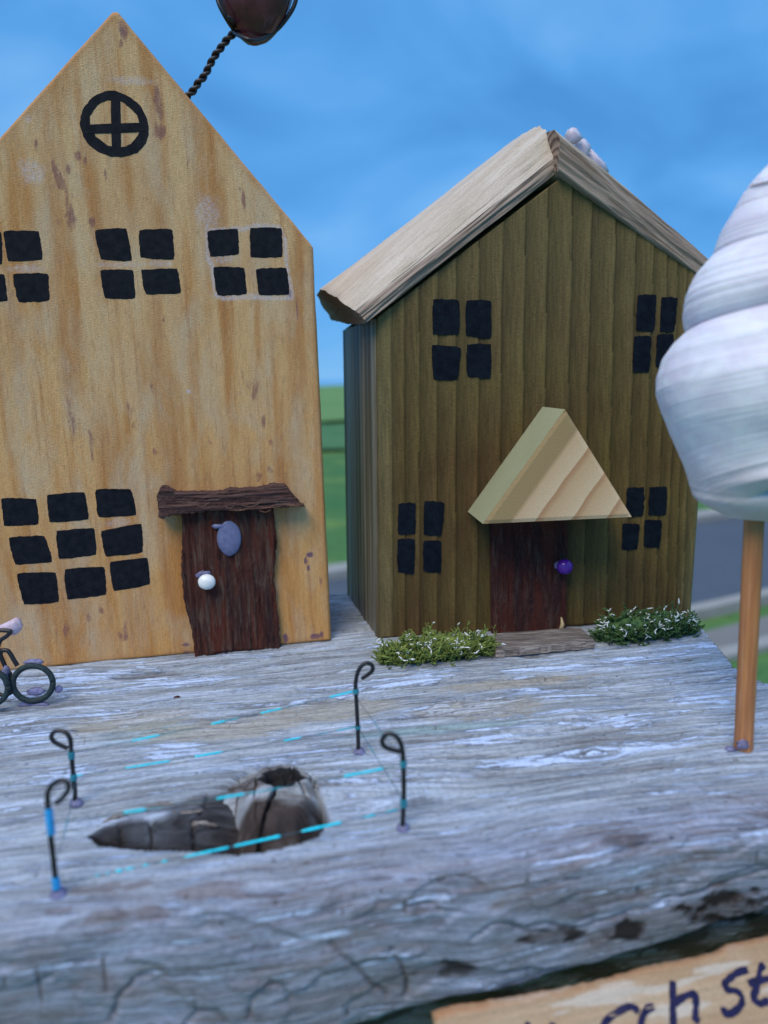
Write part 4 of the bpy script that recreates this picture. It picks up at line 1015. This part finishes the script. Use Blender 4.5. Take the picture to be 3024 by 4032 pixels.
# ------------------------------------------------------------------ moss clumps
def moss(name, x0, x1, yb, depth, hmax, m, seed, label, n_s=560, n_f=55, fl_r=(.1, .9)):
    r = random.Random(seed); a = at_z(x0, yb); b_ = at_z(x1, yb-(x1-x0)*.10); cen = (a+b_)/2; hw = np.linalg.norm(b_-a)/2
    ax = (b_-a)/np.linalg.norm(b_-a); ay = V(-ax[1], ax[0], 0)
    root = empty(name, W(cen)); tag(root, label, 'moss', 'tufts of moss before the olive house')
    g = MB(); fmb = MB()
    tips = []
    for i in range(n_s):
        u = r.uniform(-1, 1); v = r.uniform(-1, 1)
        if u*u+v*v > 1: continue
        hh_ = hmax*math.sqrt(max(0.04, 1-u*u*.85-v*v*.4))*(.65+.5*float(vn(np.array(u*3+seed), np.array(v*2.+9), 2)))
        p = ax*u*hw*.93+ay*v*depth + V(0, 0, -.5+hh_*r.uniform(0, .75))
        d = ax*(u*.8+r.uniform(-.9, .9)) + ay*(v*.5-.25+r.uniform(-.8, .8)) + V(0, 0, .35+r.uniform(-.2, .9)); d /= np.linalg.norm(d)
        L_ = r.uniform(1.1, 2.9)*(2.0 if r.random() < .16 else 1)
        q1 = p+d*L_*.5+V(r.uniform(-.3, .3), r.uniform(-.3, .3), r.uniform(-.1, .4)); q2 = q1+(d+V(r.uniform(-1, 1), r.uniform(-1, 1), r.uniform(-.6, .6)))*L_*.45
        rr_ = r.uniform(.18, .34)
        g.tube([(p)*S, q1*S, q2*S], [rr_*S, rr_*.85*S, rr_*.45*S], 5)
        for k_ in range(r.choice([1, 2, 3])):
            o_ = q1+(q2-q1)*r.random(); dd = d+V(r.uniform(-1.2, 1.2), r.uniform(-1.2, 1.2), r.uniform(-.4, .9)); dd /= np.linalg.norm(dd); l2 = r.uniform(.7, 1.8)
            e1 = o_+dd*l2; g.tube([o_*S, (o_+dd*l2*.55+V(0, 0, .1))*S, e1*S], [rr_*.75*S, rr_*.65*S, rr_*.35*S], 4)
            if r.random() < .5:
                d3 = dd+V(r.uniform(-1, 1), r.uniform(-1, 1), r.uniform(-.4, .8)); g.tube([(o_+dd*l2*.6)*S, (o_+dd*l2*.6+d3/np.linalg.norm(d3)*l2*.5)*S], [rr_*.55*S, rr_*.3*S], 4)
        tips.append((q2, u, v, q2[2]/hmax))
    tips.sort(key=lambda t: -(t[3]-.25*t[2])); cand = tips[:int(len(tips)*.45)]; r.shuffle(cand)
    for q2, u, v, _ in cand[:n_f]:
        p = q2+V(0, -.2, .15)
        for k_ in range(r.choice([1, 2, 2, 3])):
            d = V(r.uniform(-1, 1), r.uniform(-.6, .3), r.uniform(-.5, .9)); d /= np.linalg.norm(d); l = r.uniform(.6, 1.9)
            fmb.tube([p*S, (p+d*l*.5+V(0, 0, r.uniform(-.2, .25)))*S, (p+d*l)*S], [.16*S, .19*S, .08*S], 4)
    g.build('sprigs', m, root, kind='stuff'); fmb.build('white_tips', FROST, root, kind='stuff')
    # matted heart of the tuft
    vs, fs = blob((0, 0, hmax*.22*S), (hw*.80*S, depth*.72*S, hmax*.50*S), seed, .3, 30, 14, -.0006)
    rot = Matrix(((ax[0], ay[0], 0), (ax[1], ay[1], 0), (0, 0, 1)))
    vs = [tuple(rot @ Vector(tuple(v))) for v in vs]
    mesh('matted_base', vs, fs, m, root)
    return root
moss('moss_clump', 1472, 1958, 2612, 6.2, 7.6, MOSS_A, 11, 'yellow-green moss tuft with white tips, left of the doorstep', 1050, 60)
moss('moss_clump', 2330, 2745, 2528, 5.6, 8.6, MOSS_B, 23, 'dark green moss tuft with white tips, right of the doorstep at the plank corner', 1150, 80)

# ------------------------------------------------------------------ shell tree
TB = at_z(2927, 2948); TB[2] = surf_z(TB)
ttop = at_y(2972, 1985, TB[1]-.5)
tree = empty('shell_tree', W(TB))
tag(tree, 'toy tree made of a white spiral shell on a bamboo stick', 'toy tree')
mb = MB(); pts = []
for i in range(26):
    t = i/25; pts.append((TB+V(0, 0, -2))*(1-t)+(ttop+V(0, 0, 3))*t)
mb.tube([(p-TB)*S for p in pts], [(1.82-.02*i/25+.06*float(vn(np.array(i*.7), np.array(1.), 1)))*S for i in range(26)], 12)
mb.build('bamboo_trunk', BAMBOO, tree)
vs, fs = blob((-.0010, -.0019, .0018), (.0012, .0005, .0010), 4, .6, 16, 10); mesh('glue_blob', vs, fs, GLUE, tree)
vs, fs = blob((-.0028, -.0006, .0003), (.0011, .0009, .0005), 7, .5, 16, 10); mesh('glue_blob', vs, fs, GLUE, tree)
# shell: axis in the y = SY plane
SY = 147.0
ap_px = (3082, 598); ba_px = (2985, 2050)
apx_ = at_y(*ap_px, SY); bas = at_y(*ba_px, SY); axis = bas-apx_; Lx = np.linalg.norm(axis); axd = axis/Lx
out_px = [(3055, 618), (3024, 651), (2965, 713), (2935, 760), (2908, 809), (2862, 890), (2828, 979), (2765, 1060), (2722, 1150), (2707, 1230), (2711, 1284), (2668, 1330), (2628, 1390), (2597, 1470), (2590, 1530), (2604, 1600), (2630, 1680), (2680, 1795), (2725, 1920), (2775, 1985), (2850, 2030), (2930, 2046)]
hs = [0]; rs = [0.02]
for x, y in out_px:
    p = at_y(x, y, SY)-apx_; h_ = float(p@axd); hs.append(h_); rs.append(np.linalg.norm(p-axd*h_))
hs.append(Lx); rs.append(.3)
sx_ = np.cross(axd, V(0, 1, 0)); sx_ /= np.linalg.norm(sx_); sy_ = np.cross(axd, sx_)
if sx_[0] > 0: sx_ = -sx_; sy_ = np.cross(axd, sx_)
NH, NT = 420, 160
hv_ = np.linspace(0, 1, NH)**.9*Lx; th = np.linspace(0, 2*np.pi, NT, endpoint=False)
Hh, Th = np.meshgrid(hv_, th, indexing='ij')
ratio = .552; s0h = None
# suture heights on the left silhouette (theta = 0)
p = at_y(2711, 1284, SY)-apx_; h_s = float(p@axd)
lr = math.log(1/ratio)
# spiral: at angle theta the sutures shift by ratio**(theta/2pi); envelope read on the left profile at the same phase
sg = 1.0
shift = (1/ratio)**(sg*(np.where(Th > np.pi, Th-2*np.pi, Th))/(2*np.pi))
body = sstep(h_s*1.0, h_s*1.5, Hh)
wrapf = shift*(1-body)+1.0*body
wrapf = np.where(np.abs(np.where(Th > np.pi, Th-2*np.pi, Th)) >= 0, wrapf, 1)
hq = Hh/ (wrapf)
Rr_prof = np.interp(hq, hs, rs)*wrapf
phase = np.log(np.maximum(Hh, 1e-3)/h_s)/lr - sg*(np.where(Th > np.pi, Th-2*np.pi, Th))/(2*np.pi)
frac = phase-np.floor(phase)
in_sp = sstep(2, 5, Hh)
smooth_env = np.interp(Hh, hs, rs)
# smooth envelope x whorl relief read along the spiral
prof = np.interp(hv_, hs, rs); kk = 71
env = np.convolve(np.pad(prof, kk//2, 'edge'), np.ones(kk)/kk, 'same')[kk//2:-(kk//2)]
env = np.where(hv_ < 6, prof, env); det = prof/np.maximum(env, .05)
An = np.where(Th > np.pi, Th-2*np.pi, Th); shf = np.exp(lr*sg*An/(2*np.pi))
seam = sstep(3.1, 2.2, np.abs(An))
lowb = sstep(.80, .92, Hh/Lx)
dsh = np.interp(Hh/shf, hv_, det)*(1-lowb) + np.interp(Hh, hv_, det)*lowb
R0 = np.interp(Hh, hv_, env)*(1-.035*sstep(.2, .5, Hh/Lx))*(1+(dsh-1)*seam*1.15)
fade = np.where(phase > 0.0, sstep(.22, .04, phase), 1)
bul = np.sin(np.pi*np.clip(frac, 0, 1))**.7-.62
R0 = R0*(1+.028*bul*fade*sstep(.12, .3, Hh/Lx))
sut = np.exp(-(np.minimum(frac, 1-frac)/.022)**2)*fade
R0 = R0*(1-.030*sut)
R0 = R0*(1+.0035*np.sin(frac*2*np.pi*9)*fade) + .35*(fb(Hh*.12, Th*1.2, 4, 4)-.5)
ang_ = np.where(Th > np.pi, Th-2*np.pi, Th)
P_ = Hh[..., None]*axd + (R0*np.cos(ang_))[..., None]*sx_ + (R0*.96*np.sin(ang_))[..., None]*sy_
# folded lip at the lower left of the opening
lipw = np.exp(-((Hh-Lx*.93)/(Lx*.02))**2)*np.exp(-((ang_+.2)/1.2)**2)
P_ = P_ + (lipw*.9)[..., None]*(np.cos(ang_)[..., None]*sx_+np.sin(ang_)[..., None]*sy_)
vs = P_.reshape(-1, 3)*S; i_, j_ = np.meshgrid(np.arange(NH-1), np.arange(NT), indexing='ij')
fs = np.stack([i_*NT+j_, i_*NT+(j_+1) % NT, (i_+1)*NT+(j_+1) % NT, (i_+1)*NT+j_], -1).reshape(-1, 4)
uvs = np.stack([Th.ravel()/(2*np.pi)*6, phase.ravel()], 1)
foot_tone = sstep(.74, .93, Hh/Lx)*(.35+.5*fb(Hh*.15, Th*2, 1, 4))  # brownish tone, stronger towards the foot of the shell
sh_o = mesh('shell_crown', vs, fs, SHELL, tree, attrs={'suture': np.clip(sut, 0, 1).ravel(), 'foot_tone': foot_tone.ravel()}, uv=uvs)
sh_o.location = tuple((apx_-TB)*S)

# ------------------------------------------------------------------ wire posts and their thread
def on_plank(x, y):
    p = at_z(x, y); z = surf_z(p)
    for _ in range(3): p = at_z(x, y, z); z = surf_z(p)
    return p
z6 = 500/1382.; z5 = 400/1106.
posts = {
 'ne': [(1250+x*z6, 2550+y*z6) for x, y in [(447, 1150), (440, 900), (425, 600), (415, 400), (440, 270), (485, 198), (540, 172), (592, 200), (600, 255), (555, 305), (482, 355)]],
 'se': [(1250+x*z6, 2550+y*z6) for x, y in [(925, 1985), (940, 1600), (935, 1250), (922, 1100), (885, 1000), (830, 955), (760, 950), (708, 1010), (718, 1080), (780, 1125), (905, 1160)]],
 'nw': [(150+x*z5, 2800+y*z5) for x, y in [(398, 1010), (402, 870), (378, 640), (362, 450), (350, 310), (300, 240), (210, 225), (150, 250), (132, 310), (180, 370), (305, 432)]],
 'sw': [(150+x*z5, 2800+y*z5) for x, y in [(205, 2010), (190, 1850), (165, 1600), (130, 1300), (105, 1000), (112, 880), (170, 785), (260, 738), (335, 760), (348, 830), (290, 912), (220, 965)]]}
wraps = {'ne': [(1250+420*z6, 2550+475*z6, .9), (1250+440*z6, 2550+868*z6, .6)], 'se': [(1250+935*z6, 2550+1265*z6, 1.1), (1250+938*z6, 2550+1690*z6, 1.4)],
         'nw': [(150+362*z5, 2800+480*z5, 1.3), (150+385*z5, 2800+720*z5, 1.2)], 'sw': [(150+128*z5, 2800+1200*z5, 4.2), (150+195*z5, 2800+1870*z5, 2.0)]}
plab = {'ne': 'black wire post with open curl, nearest the small house', 'se': 'black wire post with loop curl, right of the knot hole',
        'nw': 'black wire post with loop curl, behind the front left post', 'sw': 'front left black wire post wrapped in bright blue thread'}
PY = {}
for k_, pl in posts.items():
    b_ = on_plank(*pl[0]); Yb = b_[1]; PY[k_] = Yb
    root = empty('wire_post', W(b_)); tag(root, plab[k_], 'wire post', 'curled wire washing line posts')
    p3 = [at_y(x, y, Yb)-b_ for x, y in pl]
    # the curl turns a little out of the plane
    for i in range(4, len(p3)): p3[i] = p3[i]+V(0, .25*(i-4)*(.6 if k_ != 'sw' else -.5), 0)
    p3 = [p3[0]+V(0, 0, -1.5)]+p3
    mb = MB(); mb.tube([p*S for p in smoothpath(p3, 8)], .43*S if k_ != 'sw' else .41*S, 12); mb.build('wire', WIRE, root)
    vs, fs = blob((.0002, .0002, .0001), (.0013 if k_ != 'se' else .0011, .0013, .0010), ord(k_[0])+ord(k_[1]), .25, 22, 14); mesh('glue_blob', vs, fs, GLUE, root)
    for x, y, hgt_ in wraps[k_]:
        c_ = at_y(x, y, Yb)-b_; mb = MB(); pts = []; nt = int(hgt_*5)+3
        for i in range(nt*10+1):
            a = 2*math.pi*i/10; f_ = i/(nt*10); pts.append((c_+V(math.cos(a)*.52, math.sin(a)*.52, (f_-.5)*hgt_+.06*math.sin(i*1.7)))*S)
        mb.tube(pts, .11*S, 5); mb.build('thread_wrap', WRAP_B if k_ == 'sw' else WRAP, root)
z7 = 1600/1659.
def th(x, y): return (100+x*z7, 2550+y*z7)
def thread(a, b_, ka, kb, segs, label, thin=.07, wide=.20, sag=.35, extra=None):
    """from post ka to post kb; segs = spans (0..1 along picture x) where the tinsel shows its broad face"""
    A = at_y(*a, PY[ka]); B = at_y(*b_, PY[kb]); n_ = 140; pts = []; rr_ = []; bb = []
    for i in range(n_+1):
        t = i/n_; p = A+(B-A)*t; p = p+V(0, 0, -sag*4*t*(1-t)); pts.append(p)
    o = pts[0]
    for i, p in enumerate(pts):
        # picture x of the point
        x = CX+F*float(p@right)/float(p@fwd); v = 0
        for s0_, s1_, st in segs:
            v = max(v, st*float(sstep(s0_-6, s0_+6, np.array(x))*sstep(s1_+6, s1_-6, np.array(x))))
        rr_.append((thin+(wide-thin)*v)*(1+.35*(random.Random(i*3+int(a[0])).random()-.5))*S); bb.append(min(1, v))
    mb = MB(); mb.tube([(p-o)*S for p in pts], rr_, 6, a=bb)
    ob = mb.build('thread', THREAD, None, W(o), attr='bright'); tag(ob, label, 'thread', 'turquoise washing line threads')
X = lambda z: 100+z*z7
thread(th(187, 430), th(1342, 178), 'nw', 'ne', [(X(1243), X(1342), 1), (X(1050), X(1130), .15), (X(960), X(1045), 1), (X(800), X(870), .5), (X(760), X(815), 1), (X(435), X(550), 1), (X(560), X(620), .2)], 'upper turquoise thread between the two rear wire posts')
thread(th(203, 524), th(1357, 322), 'nw', 'ne', [(X(1270), X(1345), .55), (X(1190), X(1240), .3), (X(1055), X(1125), 1), (X(690), X(805), 1), (X(410), X(590), 1), (X(208), X(232), 1)], 'lower turquoise thread between the two rear wire posts')
thread(th(90, 715), th(1540, 478), 'sw', 'se', [(X(1300), X(1462), 1), (X(900), X(1050), .4), (X(780), X(895), 1), (X(400), X(495), 1), (X(500), X(560), .3)], 'upper turquoise thread between the two front wire posts, over the knot', wide=.22, sag=.6)
thread(th(125, 965), th(1545, 655), 'sw', 'se', [(X(1380), X(1430), .7), (X(1470), X(1520), .5), (X(1130), X(1290), 1), (X(855), X(1040), 1), (X(650), X(830), .9), (X(555), X(580), .8), (X(480), X(500), .9), (X(370), X(395), 1), (X(410), X(445), .8), (X(330), X(342), .7), (X(288), X(302), .7)], 'lower turquoise thread between the two front wire posts, across the hole', wide=.24, sag=.2)
thread((1250+430*z6, 2550+550*z6), (1250+935*z6, 2550+1245*z6), 'ne', 'se', [(1470, 1500, .25)], 'thin dull upper thread between the two right wire posts', thin=.07, sag=.1)
thread((1250+455*z6, 2550+885*z6), (1250+940*z6, 2550+1670*z6), 'ne', 'se', [(1455, 1475, .4)], 'thin dull lower thread between the two right wire posts', thin=.07, sag=.1)
thread(th(185, 465), th(92, 640), 'nw', 'sw', [], 'short dull upper thread between the two left wire posts', thin=.06, sag=.1)
thread(th(205, 545), th(118, 900), 'nw', 'sw', [(250, 270, .3)], 'short dull lower thread between the two left wire posts', thin=.06, sag=.8)

# ------------------------------------------------------------------ wire bicycle at the left edge
zb = 400/1609.
def bp(x, y): return (x*zb, 2350+y*zb)
wc = at_z(130, 2778); YB = wc[1]; bic = empty('wire_bicycle', W(wc))
tag(bic, 'tiny bicycle bent from dark wire, leaning by the pine house', 'bicycle')
def ring(cx_, cy_, rad, nm, Y, tilt=.0):
    c0 = at_y(cx_, cy_, Y); r_ = rad*Y/F*1.0/math.cos(PITCH)*.99; mb = MB(); pts = []
    for i in range(41):
        a = 2*math.pi*i/40*1.0; pts.append((c0-wc+V(math.cos(a)*r_, math.cos(a)*tilt*r_, math.sin(a)*r_))*S)
    mb.tube(pts, .72*S, 10); mb.build(nm, WIRE_G, bic)
ring(130, 2691, 76, 'wheel', YB, .18); ring(-48, 2708, 76, 'wheel', YB-3, .18)
def bwire(pl, nm, r_=.55, m=WIRE, dy=0):
    mb = MB(); mb.tube([(at_y(*bp(x, y), YB+dy)-wc)*S for x, y in pl] if False else smoothpath([(at_y(*bp(x, y), YB+dy)-wc)*S for x, y in pl], 6), r_*S, 8); mb.build(nm, m, bic)
bwire([(275, 1090), (215, 990), (140, 870), (75, 845), (20, 860), (10, 930), (60, 1050), (105, 1150), (170, 1235)], 'fork', .55)
bwire([(20, 860), (-60, 820), (-180, 700), (-300, 760), (-420, 1050)], 'frame', .55)
bwire([(-200, 560), (-60, 530), (60, 535), (165, 548), (110, 620), (20, 680), (-20, 760), (-60, 900)], 'handlebar', .5)
bwire([(170, 1235), (150, 1400), (190, 1500), (60, 1560), (-100, 1500)], 'frame', .5)
c0 = at_y(*bp(230, 470), YB-1)-wc
mb = MB()
sg_ = [(-60, 480), (60, 430), (150, 385), (215, 345), (265, 350), (300, 400), (330, 470), (310, 545), (250, 600), (180, 612), (150, 560), (60, 520), (-60, 520)]
P2 = [at_y(*bp(x, y), YB+1)-wc for x, y in sg_]; cc = sum(P2)/len(P2)
nS_ = len(P2); mb.add([p*S for p in P2]+[(p+V(0, 1.2, 0))*S for p in P2]+[(cc+V(0, -.9, .1))*S, (cc+V(0, 2, 0))*S],
       [(i, (i+1) % nS_, 2*nS_) for i in range(nS_)]+[((i+1) % nS_, i, nS_+i, nS_+(i+1) % nS_) for i in range(nS_)]+[(nS_+(i+1) % nS_, nS_+i, 2*nS_+1) for i in range(nS_)])
mb.build('shell_saddle', SHELL_FRAG, bic)
for (x, y, rx, ry, dy) in [(530, 1030, 170, 50, 1), (570, 1500, 170, 70, 1.5), (100, 1170, 60, 80, -.5), (110, 1330, 70, 160, 0), (520, 1700, 260, 60, .5), (930, 1460, 60, 60, 2)]:
    c0 = at_y(*bp(x, y), YB+dy)-wc; k_ = zb*YB/F
    vs, fs = blob(c0*S, (rx*k_*S, .9*S, ry*k_*S), int(x), .35, 20, 12); mesh('glue_blob', vs, fs, GLUE, bic)

# ------------------------------------------------------------------ plum pebble on twisted wire above the pine house
zs = 550/1659.
def sp_(x, y): return (700+x*zs, y*zs)
YS = 231.0
bt = at_y(*sp_(40, 1290), YS-2)
peb = empty('pebble_on_wire', W(bt)); tag(peb, 'dark plum pebble held by twisted black wire above the pine house roof', 'pebble')
pc = at_y(1000, -52, YS)-bt
vs, fs = blob((0, 0, 0), (1, 1, 1), 3, .06, 48, 32)
vo = []
for v in vs:
    v = np.array(v); sq = 1.0 - .22*max(0, -v[2])**1.5 + 0; x = v[0]*11.0*sq + 0.8*max(0, -v[2])*(-.4); vo.append((pc+V(x, v[1]*7*sq, v[2]*14.8))*S)
mesh('pebble', vo, fs, STONE, peb)
mb = MB(); cl = smoothpath([at_y(*sp_(x, y), YS)-bt for x, y in [(-10, 1330), (110, 1150), (200, 1060), (245, 980), (310, 910), (350, 840), (395, 745), (450, 650), (510, 570), (580, 480), (665, 395)]], 12)
n_ = len(cl)
for ph0 in (0, math.pi):
    pts = []; acc = 0
    for i, p in enumerate(cl):
        if i: acc += np.linalg.norm(cl[i]-cl[i-1])
        t = cl[min(i+1, n_-1)]-cl[max(i-1, 0)]; t /= np.linalg.norm(t); x = np.cross(t, V(0, 1, 0)); x /= np.linalg.norm(x); y = np.cross(t, x)
        a = ph0+2*math.pi*acc/4.6; pts.append((p+.52*(math.cos(a)*x+math.sin(a)*y))*S)
    mb.tube(pts, .56*S, 8)
mb.build('twisted_wire', WIRE, peb)
mb = MB()
mb.tube(smoothpath([(at_y(*sp_(x, y), YS-dy)-bt)*S for x, y, dy in [(670, 390, 1), (740, 425, 5), (820, 465, 7), (890, 480, 6.5), (980, 465, 4), (1090, 415, 1), (1210, 320, 0), (1320, 180, 0), (1385, 60, 0), (1410, -60, 0), (1400, -200, 0), (1300, -420, 0), (1000, -600, 0), (700, -560, 2), (480, -300, 3), (470, -20, 5), (560, 190, 5), (655, 340, 2)]], 8), .58*S, 10)
mb.build('wire_loop', WIRE, peb)
mb = MB()
mb.tube(smoothpath([(at_y(*sp_(x, y), YS-dy)-bt)*S for x, y, dy in [(665, 395, 0), (672, 320, 1.5), (650, 250, 5), (590, 200, 6)]], 6), .55*S, 8); mb.build('wire_end', WIRE, peb)

# ------------------------------------------------------------------ pale pink shell shards glued behind the ridge
zc = 350/1659.
def cpx(x, y): return (2100+x*zc, 480+y*zc)
YC = 262.0
cb = at_y(*cpx(900, 800), YC); SHARD = simple('pale_lilac_shard', (.66, .58, .64), .4, .5, 0, .15, .4, .3, .2, None, .45)
chim = empty('shell_chimney', W(cb)); tag(chim, 'pale pink shell shards standing behind the olive house ridge', 'shell shard')
for lst, dy, th_ in [([(600, 250), (640, 150), (720, 100), (800, 110), (860, 190), (930, 290), (870, 350), (760, 400), (660, 420)], 0, 2.0),
                ([(780, 400), (900, 320), (960, 310), (1080, 450), (1070, 520), (1020, 600), (1000, 700), (760, 640)], 2.6, 2.0),
                ([(1020, 610), (1080, 500), (1200, 620), (1340, 760), (1420, 930), (1300, 980), (1000, 800)], 5.2, 2.2)]:
    P2 = [at_y(*cpx(x, y), YC+dy)-cb for x, y in lst]; cc = sum(P2)/len(P2); nS_ = len(P2); mb = MB()
    mb.add([p*S for p in P2]+[(p+V(0, th_, 0))*S for p in P2]+[(cc+V(0, -.7, 0))*S, (cc+V(0, th_+.7, 0))*S],
       [(i, (i+1) % nS_, 2*nS_) for i in range(nS_)]+[((i+1) % nS_, i, nS_+i, nS_+(i+1) % nS_) for i in range(nS_)]+[(nS_+(i+1) % nS_, nS_+i, 2*nS_+1) for i in range(nS_)])
    mb.build('shell_shard', SHARD, chim)

# ------------------------------------------------------------------ name board on the plank's front
nrm = -NP*.72+V(0, 0, .69); nrm /= np.linalg.norm(nrm)
SP0 = NP*108.6+V(0, 0, -95.4)
def sgp(x, y, off=0): return at_plane(x, y, SP0+nrm*off, nrm)
o_s = sgp(2360, 3900)
sxv = sgp(2560, 3862)-o_s; sxv /= np.linalg.norm(sxv); szv = nrm; syv = np.cross(szv, sxv)
Rs = Matrix(((sxv[0], syv[0], szv[0]), (sxv[1], syv[1], szv[1]), (sxv[2], syv[2], szv[2])))
def sl(x, y):
    p = sgp(x, y)-o_s; return float(p@sxv), float(p@syv)
sign = empty('name_board', W(o_s)); sign.rotation_euler = Rs.to_euler()
tag(sign, 'tan wooden name board with handwritten dark blue letters below the plank edge', 'sign')
tl = [(1705, 3985), (1760, 3962), (2000, 3925), (2260, 3880), (2420, 3842), (2560, 3800), (2700, 3775), (2830, 3745), (2870, 3715), (3024, 3682), (3200, 3645), (3400, 3600)]
tpt = [sl(x, y) for x, y in tl]; bl_ = sl(1720, 4400); br_ = sl(3500, 4150)
nx, ny = 200, 60; ux = np.linspace(tpt[0][0], tpt[-1][0], nx); tyv = np.interp(ux, [a for a, b_ in tpt], [b_ for a, b_ in tpt]) + .35*(fb(ux*1.0, ux*0, 2, 4)-.5)
byv = np.interp(ux, [ux[0], ux[-1]], [tpt[0][1]-15, tpt[-1][1]-19])
X_, T_ = np.meshgrid(ux, np.linspace(0, 1, ny), indexing='ij'); Y_ = tyv[:, None]*(1-T_)+byv[:, None]*T_
dt = (tyv[:, None]-Y_)
Zs = .30*(fb(X_*.06, Y_*1.4, 3, 4)-.5) - .9*np.clip(1-dt/1.0, 0, 1)**2 - .8*np.clip(1-(X_-ux[0])/1.0, 0, 1)**2
pt_ = sstep(.50, .60, fb(X_*.09, Y_*.7+3, 5, 5))*.75
rust = np.clip(1-dt/1.6, 0, 1)*(.4+fb(X_*.3, Y_*.5, 1)) + sstep(14, 2, X_-ux[0])*.5*sstep(3, 1, dt)
Pt = np.stack([X_, Y_, Zs], -1).reshape(-1, 3)*S; idx = np.arange(nx*ny).reshape(nx, ny)
loop = list(idx[:, 0])+list(idx[-1, 1:])+list(idx[::-1, -1][1:])+list(idx[0, ::-1][1:-1])
Bb = Pt[loop].copy(); Bb[:, 2] = -.003
f = list(map(tuple, grid_faces(nx, ny, flip=True))); off = len(Pt); nL = len(loop)
f += [(loop[i], loop[(i+1) % nL], off+(i+1) % nL, off+i) for i in range(nL)]; f.append(tuple(range(off, off+nL)))
mesh('board', np.concatenate([Pt, Bb]), f, SIGNW, sign, attrs={'paint': np.append(pt_.ravel(), np.zeros(nL)), 'rust': np.append(np.clip(rust, 0, 1).ravel(), np.zeros(nL))})
zw = 574/1659.
def lw(x, y): return sl(2450+x*zw, 3550+y*zw)
letters = {
 'letter_r': [[(-250, 1560), (-210, 1400), (-130, 1310), (-40, 1250), (60, 1200), (130, 1205), (185, 1265)]],
 'letter_c': [[(365, 1195), (290, 1220), (240, 1290), (215, 1380), (220, 1480), (300, 1540), (420, 1500)]],
 'letter_h': [[(578, 900), (572, 1000), (570, 1130), (575, 1260), (580, 1420), (578, 1560)], [(590, 1175), (640, 1120), (730, 1070), (815, 1055), (835, 1120), (835, 1220), (828, 1320), (880, 1365)]],
 'letter_s': [[(1430, 775), (1330, 800), (1250, 850), (1165, 935), (1200, 1000), (1300, 1020), (1360, 1090), (1345, 1180), (1260, 1260), (1170, 1275), (1145, 1200)]],
 'letter_t': [[(1610, 710), (1565, 780), (1545, 900), (1515, 1010), (1495, 1080), (1530, 1150), (1600, 1155), (1670, 1110)], [(1430, 935), (1540, 900), (1680, 875)]],
 'letter_u': [[(-1070, 1330+40), (-1080, 1440), (-1050, 1540), (-950, 1560), (-850, 1500), (-790, 1380)], [(-790, 1380), (-780, 1480), (-740, 1560)]]}
for nm, st in letters.items():
    mb = MB()
    for s_ in st:
        p2 = [V(*lw(x, y), 0) for x, y in s_]; p2 = smoothpath(p2, 7); n_ = len(p2); vsl = []; wv_ = .55 if nm != 'letter_u' else .4
        for i, p in enumerate(p2):
            t = p2[min(i+1, n_-1)]-p2[max(i-1, 0)]; t /= np.linalg.norm(t)+1e-9; s2 = V(-t[1], t[0], 0)
            w2_ = wv_*(1+.25*(float(vn(np.array(i*.45), np.array(len(nm)+s_[0][0]*.01), 3))-.5)*2)*(.75 if i in (0, n_-1) else 1)
            for sgn in (1, -1):
                q = p+s2*w2_*sgn; zt2 = .30*(float(fb(q[0]*.06, q[1]*1.4, 3, 4))-.5)+.09; vsl.append(V(q[0], q[1], zt2)*S)
        mb.add(vsl, [(2*i, 2*i+1, 2*i+3, 2*i+2) for i in range(n_-1)])
    mb.build(nm, INK, sign)

# ------------------------------------------------------------------ tiny loose things on the plank
def crumb(name, x, y, r_, m, seed, label, cat):
    p = on_plank(x, y); vs, fs = blob((0, 0, r_[2]*.3*S), tuple(q*S for q in r_), seed, .6, 12, 8)
    tag(mesh(name, vs, fs, m, None, W(p), smooth=False), label, cat)
crumb('wood_chip', 1260, 3180, (.9, .6, .9), CHIP, 3, 'tiny yellow wood chip caught at the knot edge', 'wood chip')
crumb('bark_crumb', 697, 2747, (.8, .35, .4), BARK, 5, 'tiny dark brown bark crumb before the pine house', 'bark crumb')
# stray fibre on the olive wall
mb = MB(); a0 = rh(2360, 2350, -1); mb.tube(smoothpath([V(a0[0], -.9, a0[1]+2)*S, V(a0[0]-.6, -1.4, a0[1]+.6)*S, V(a0[0]+.2, -1.2, a0[1]-1.4)*S], 5), .00008, 4)
mb.build('fibre', FIBRE, small)
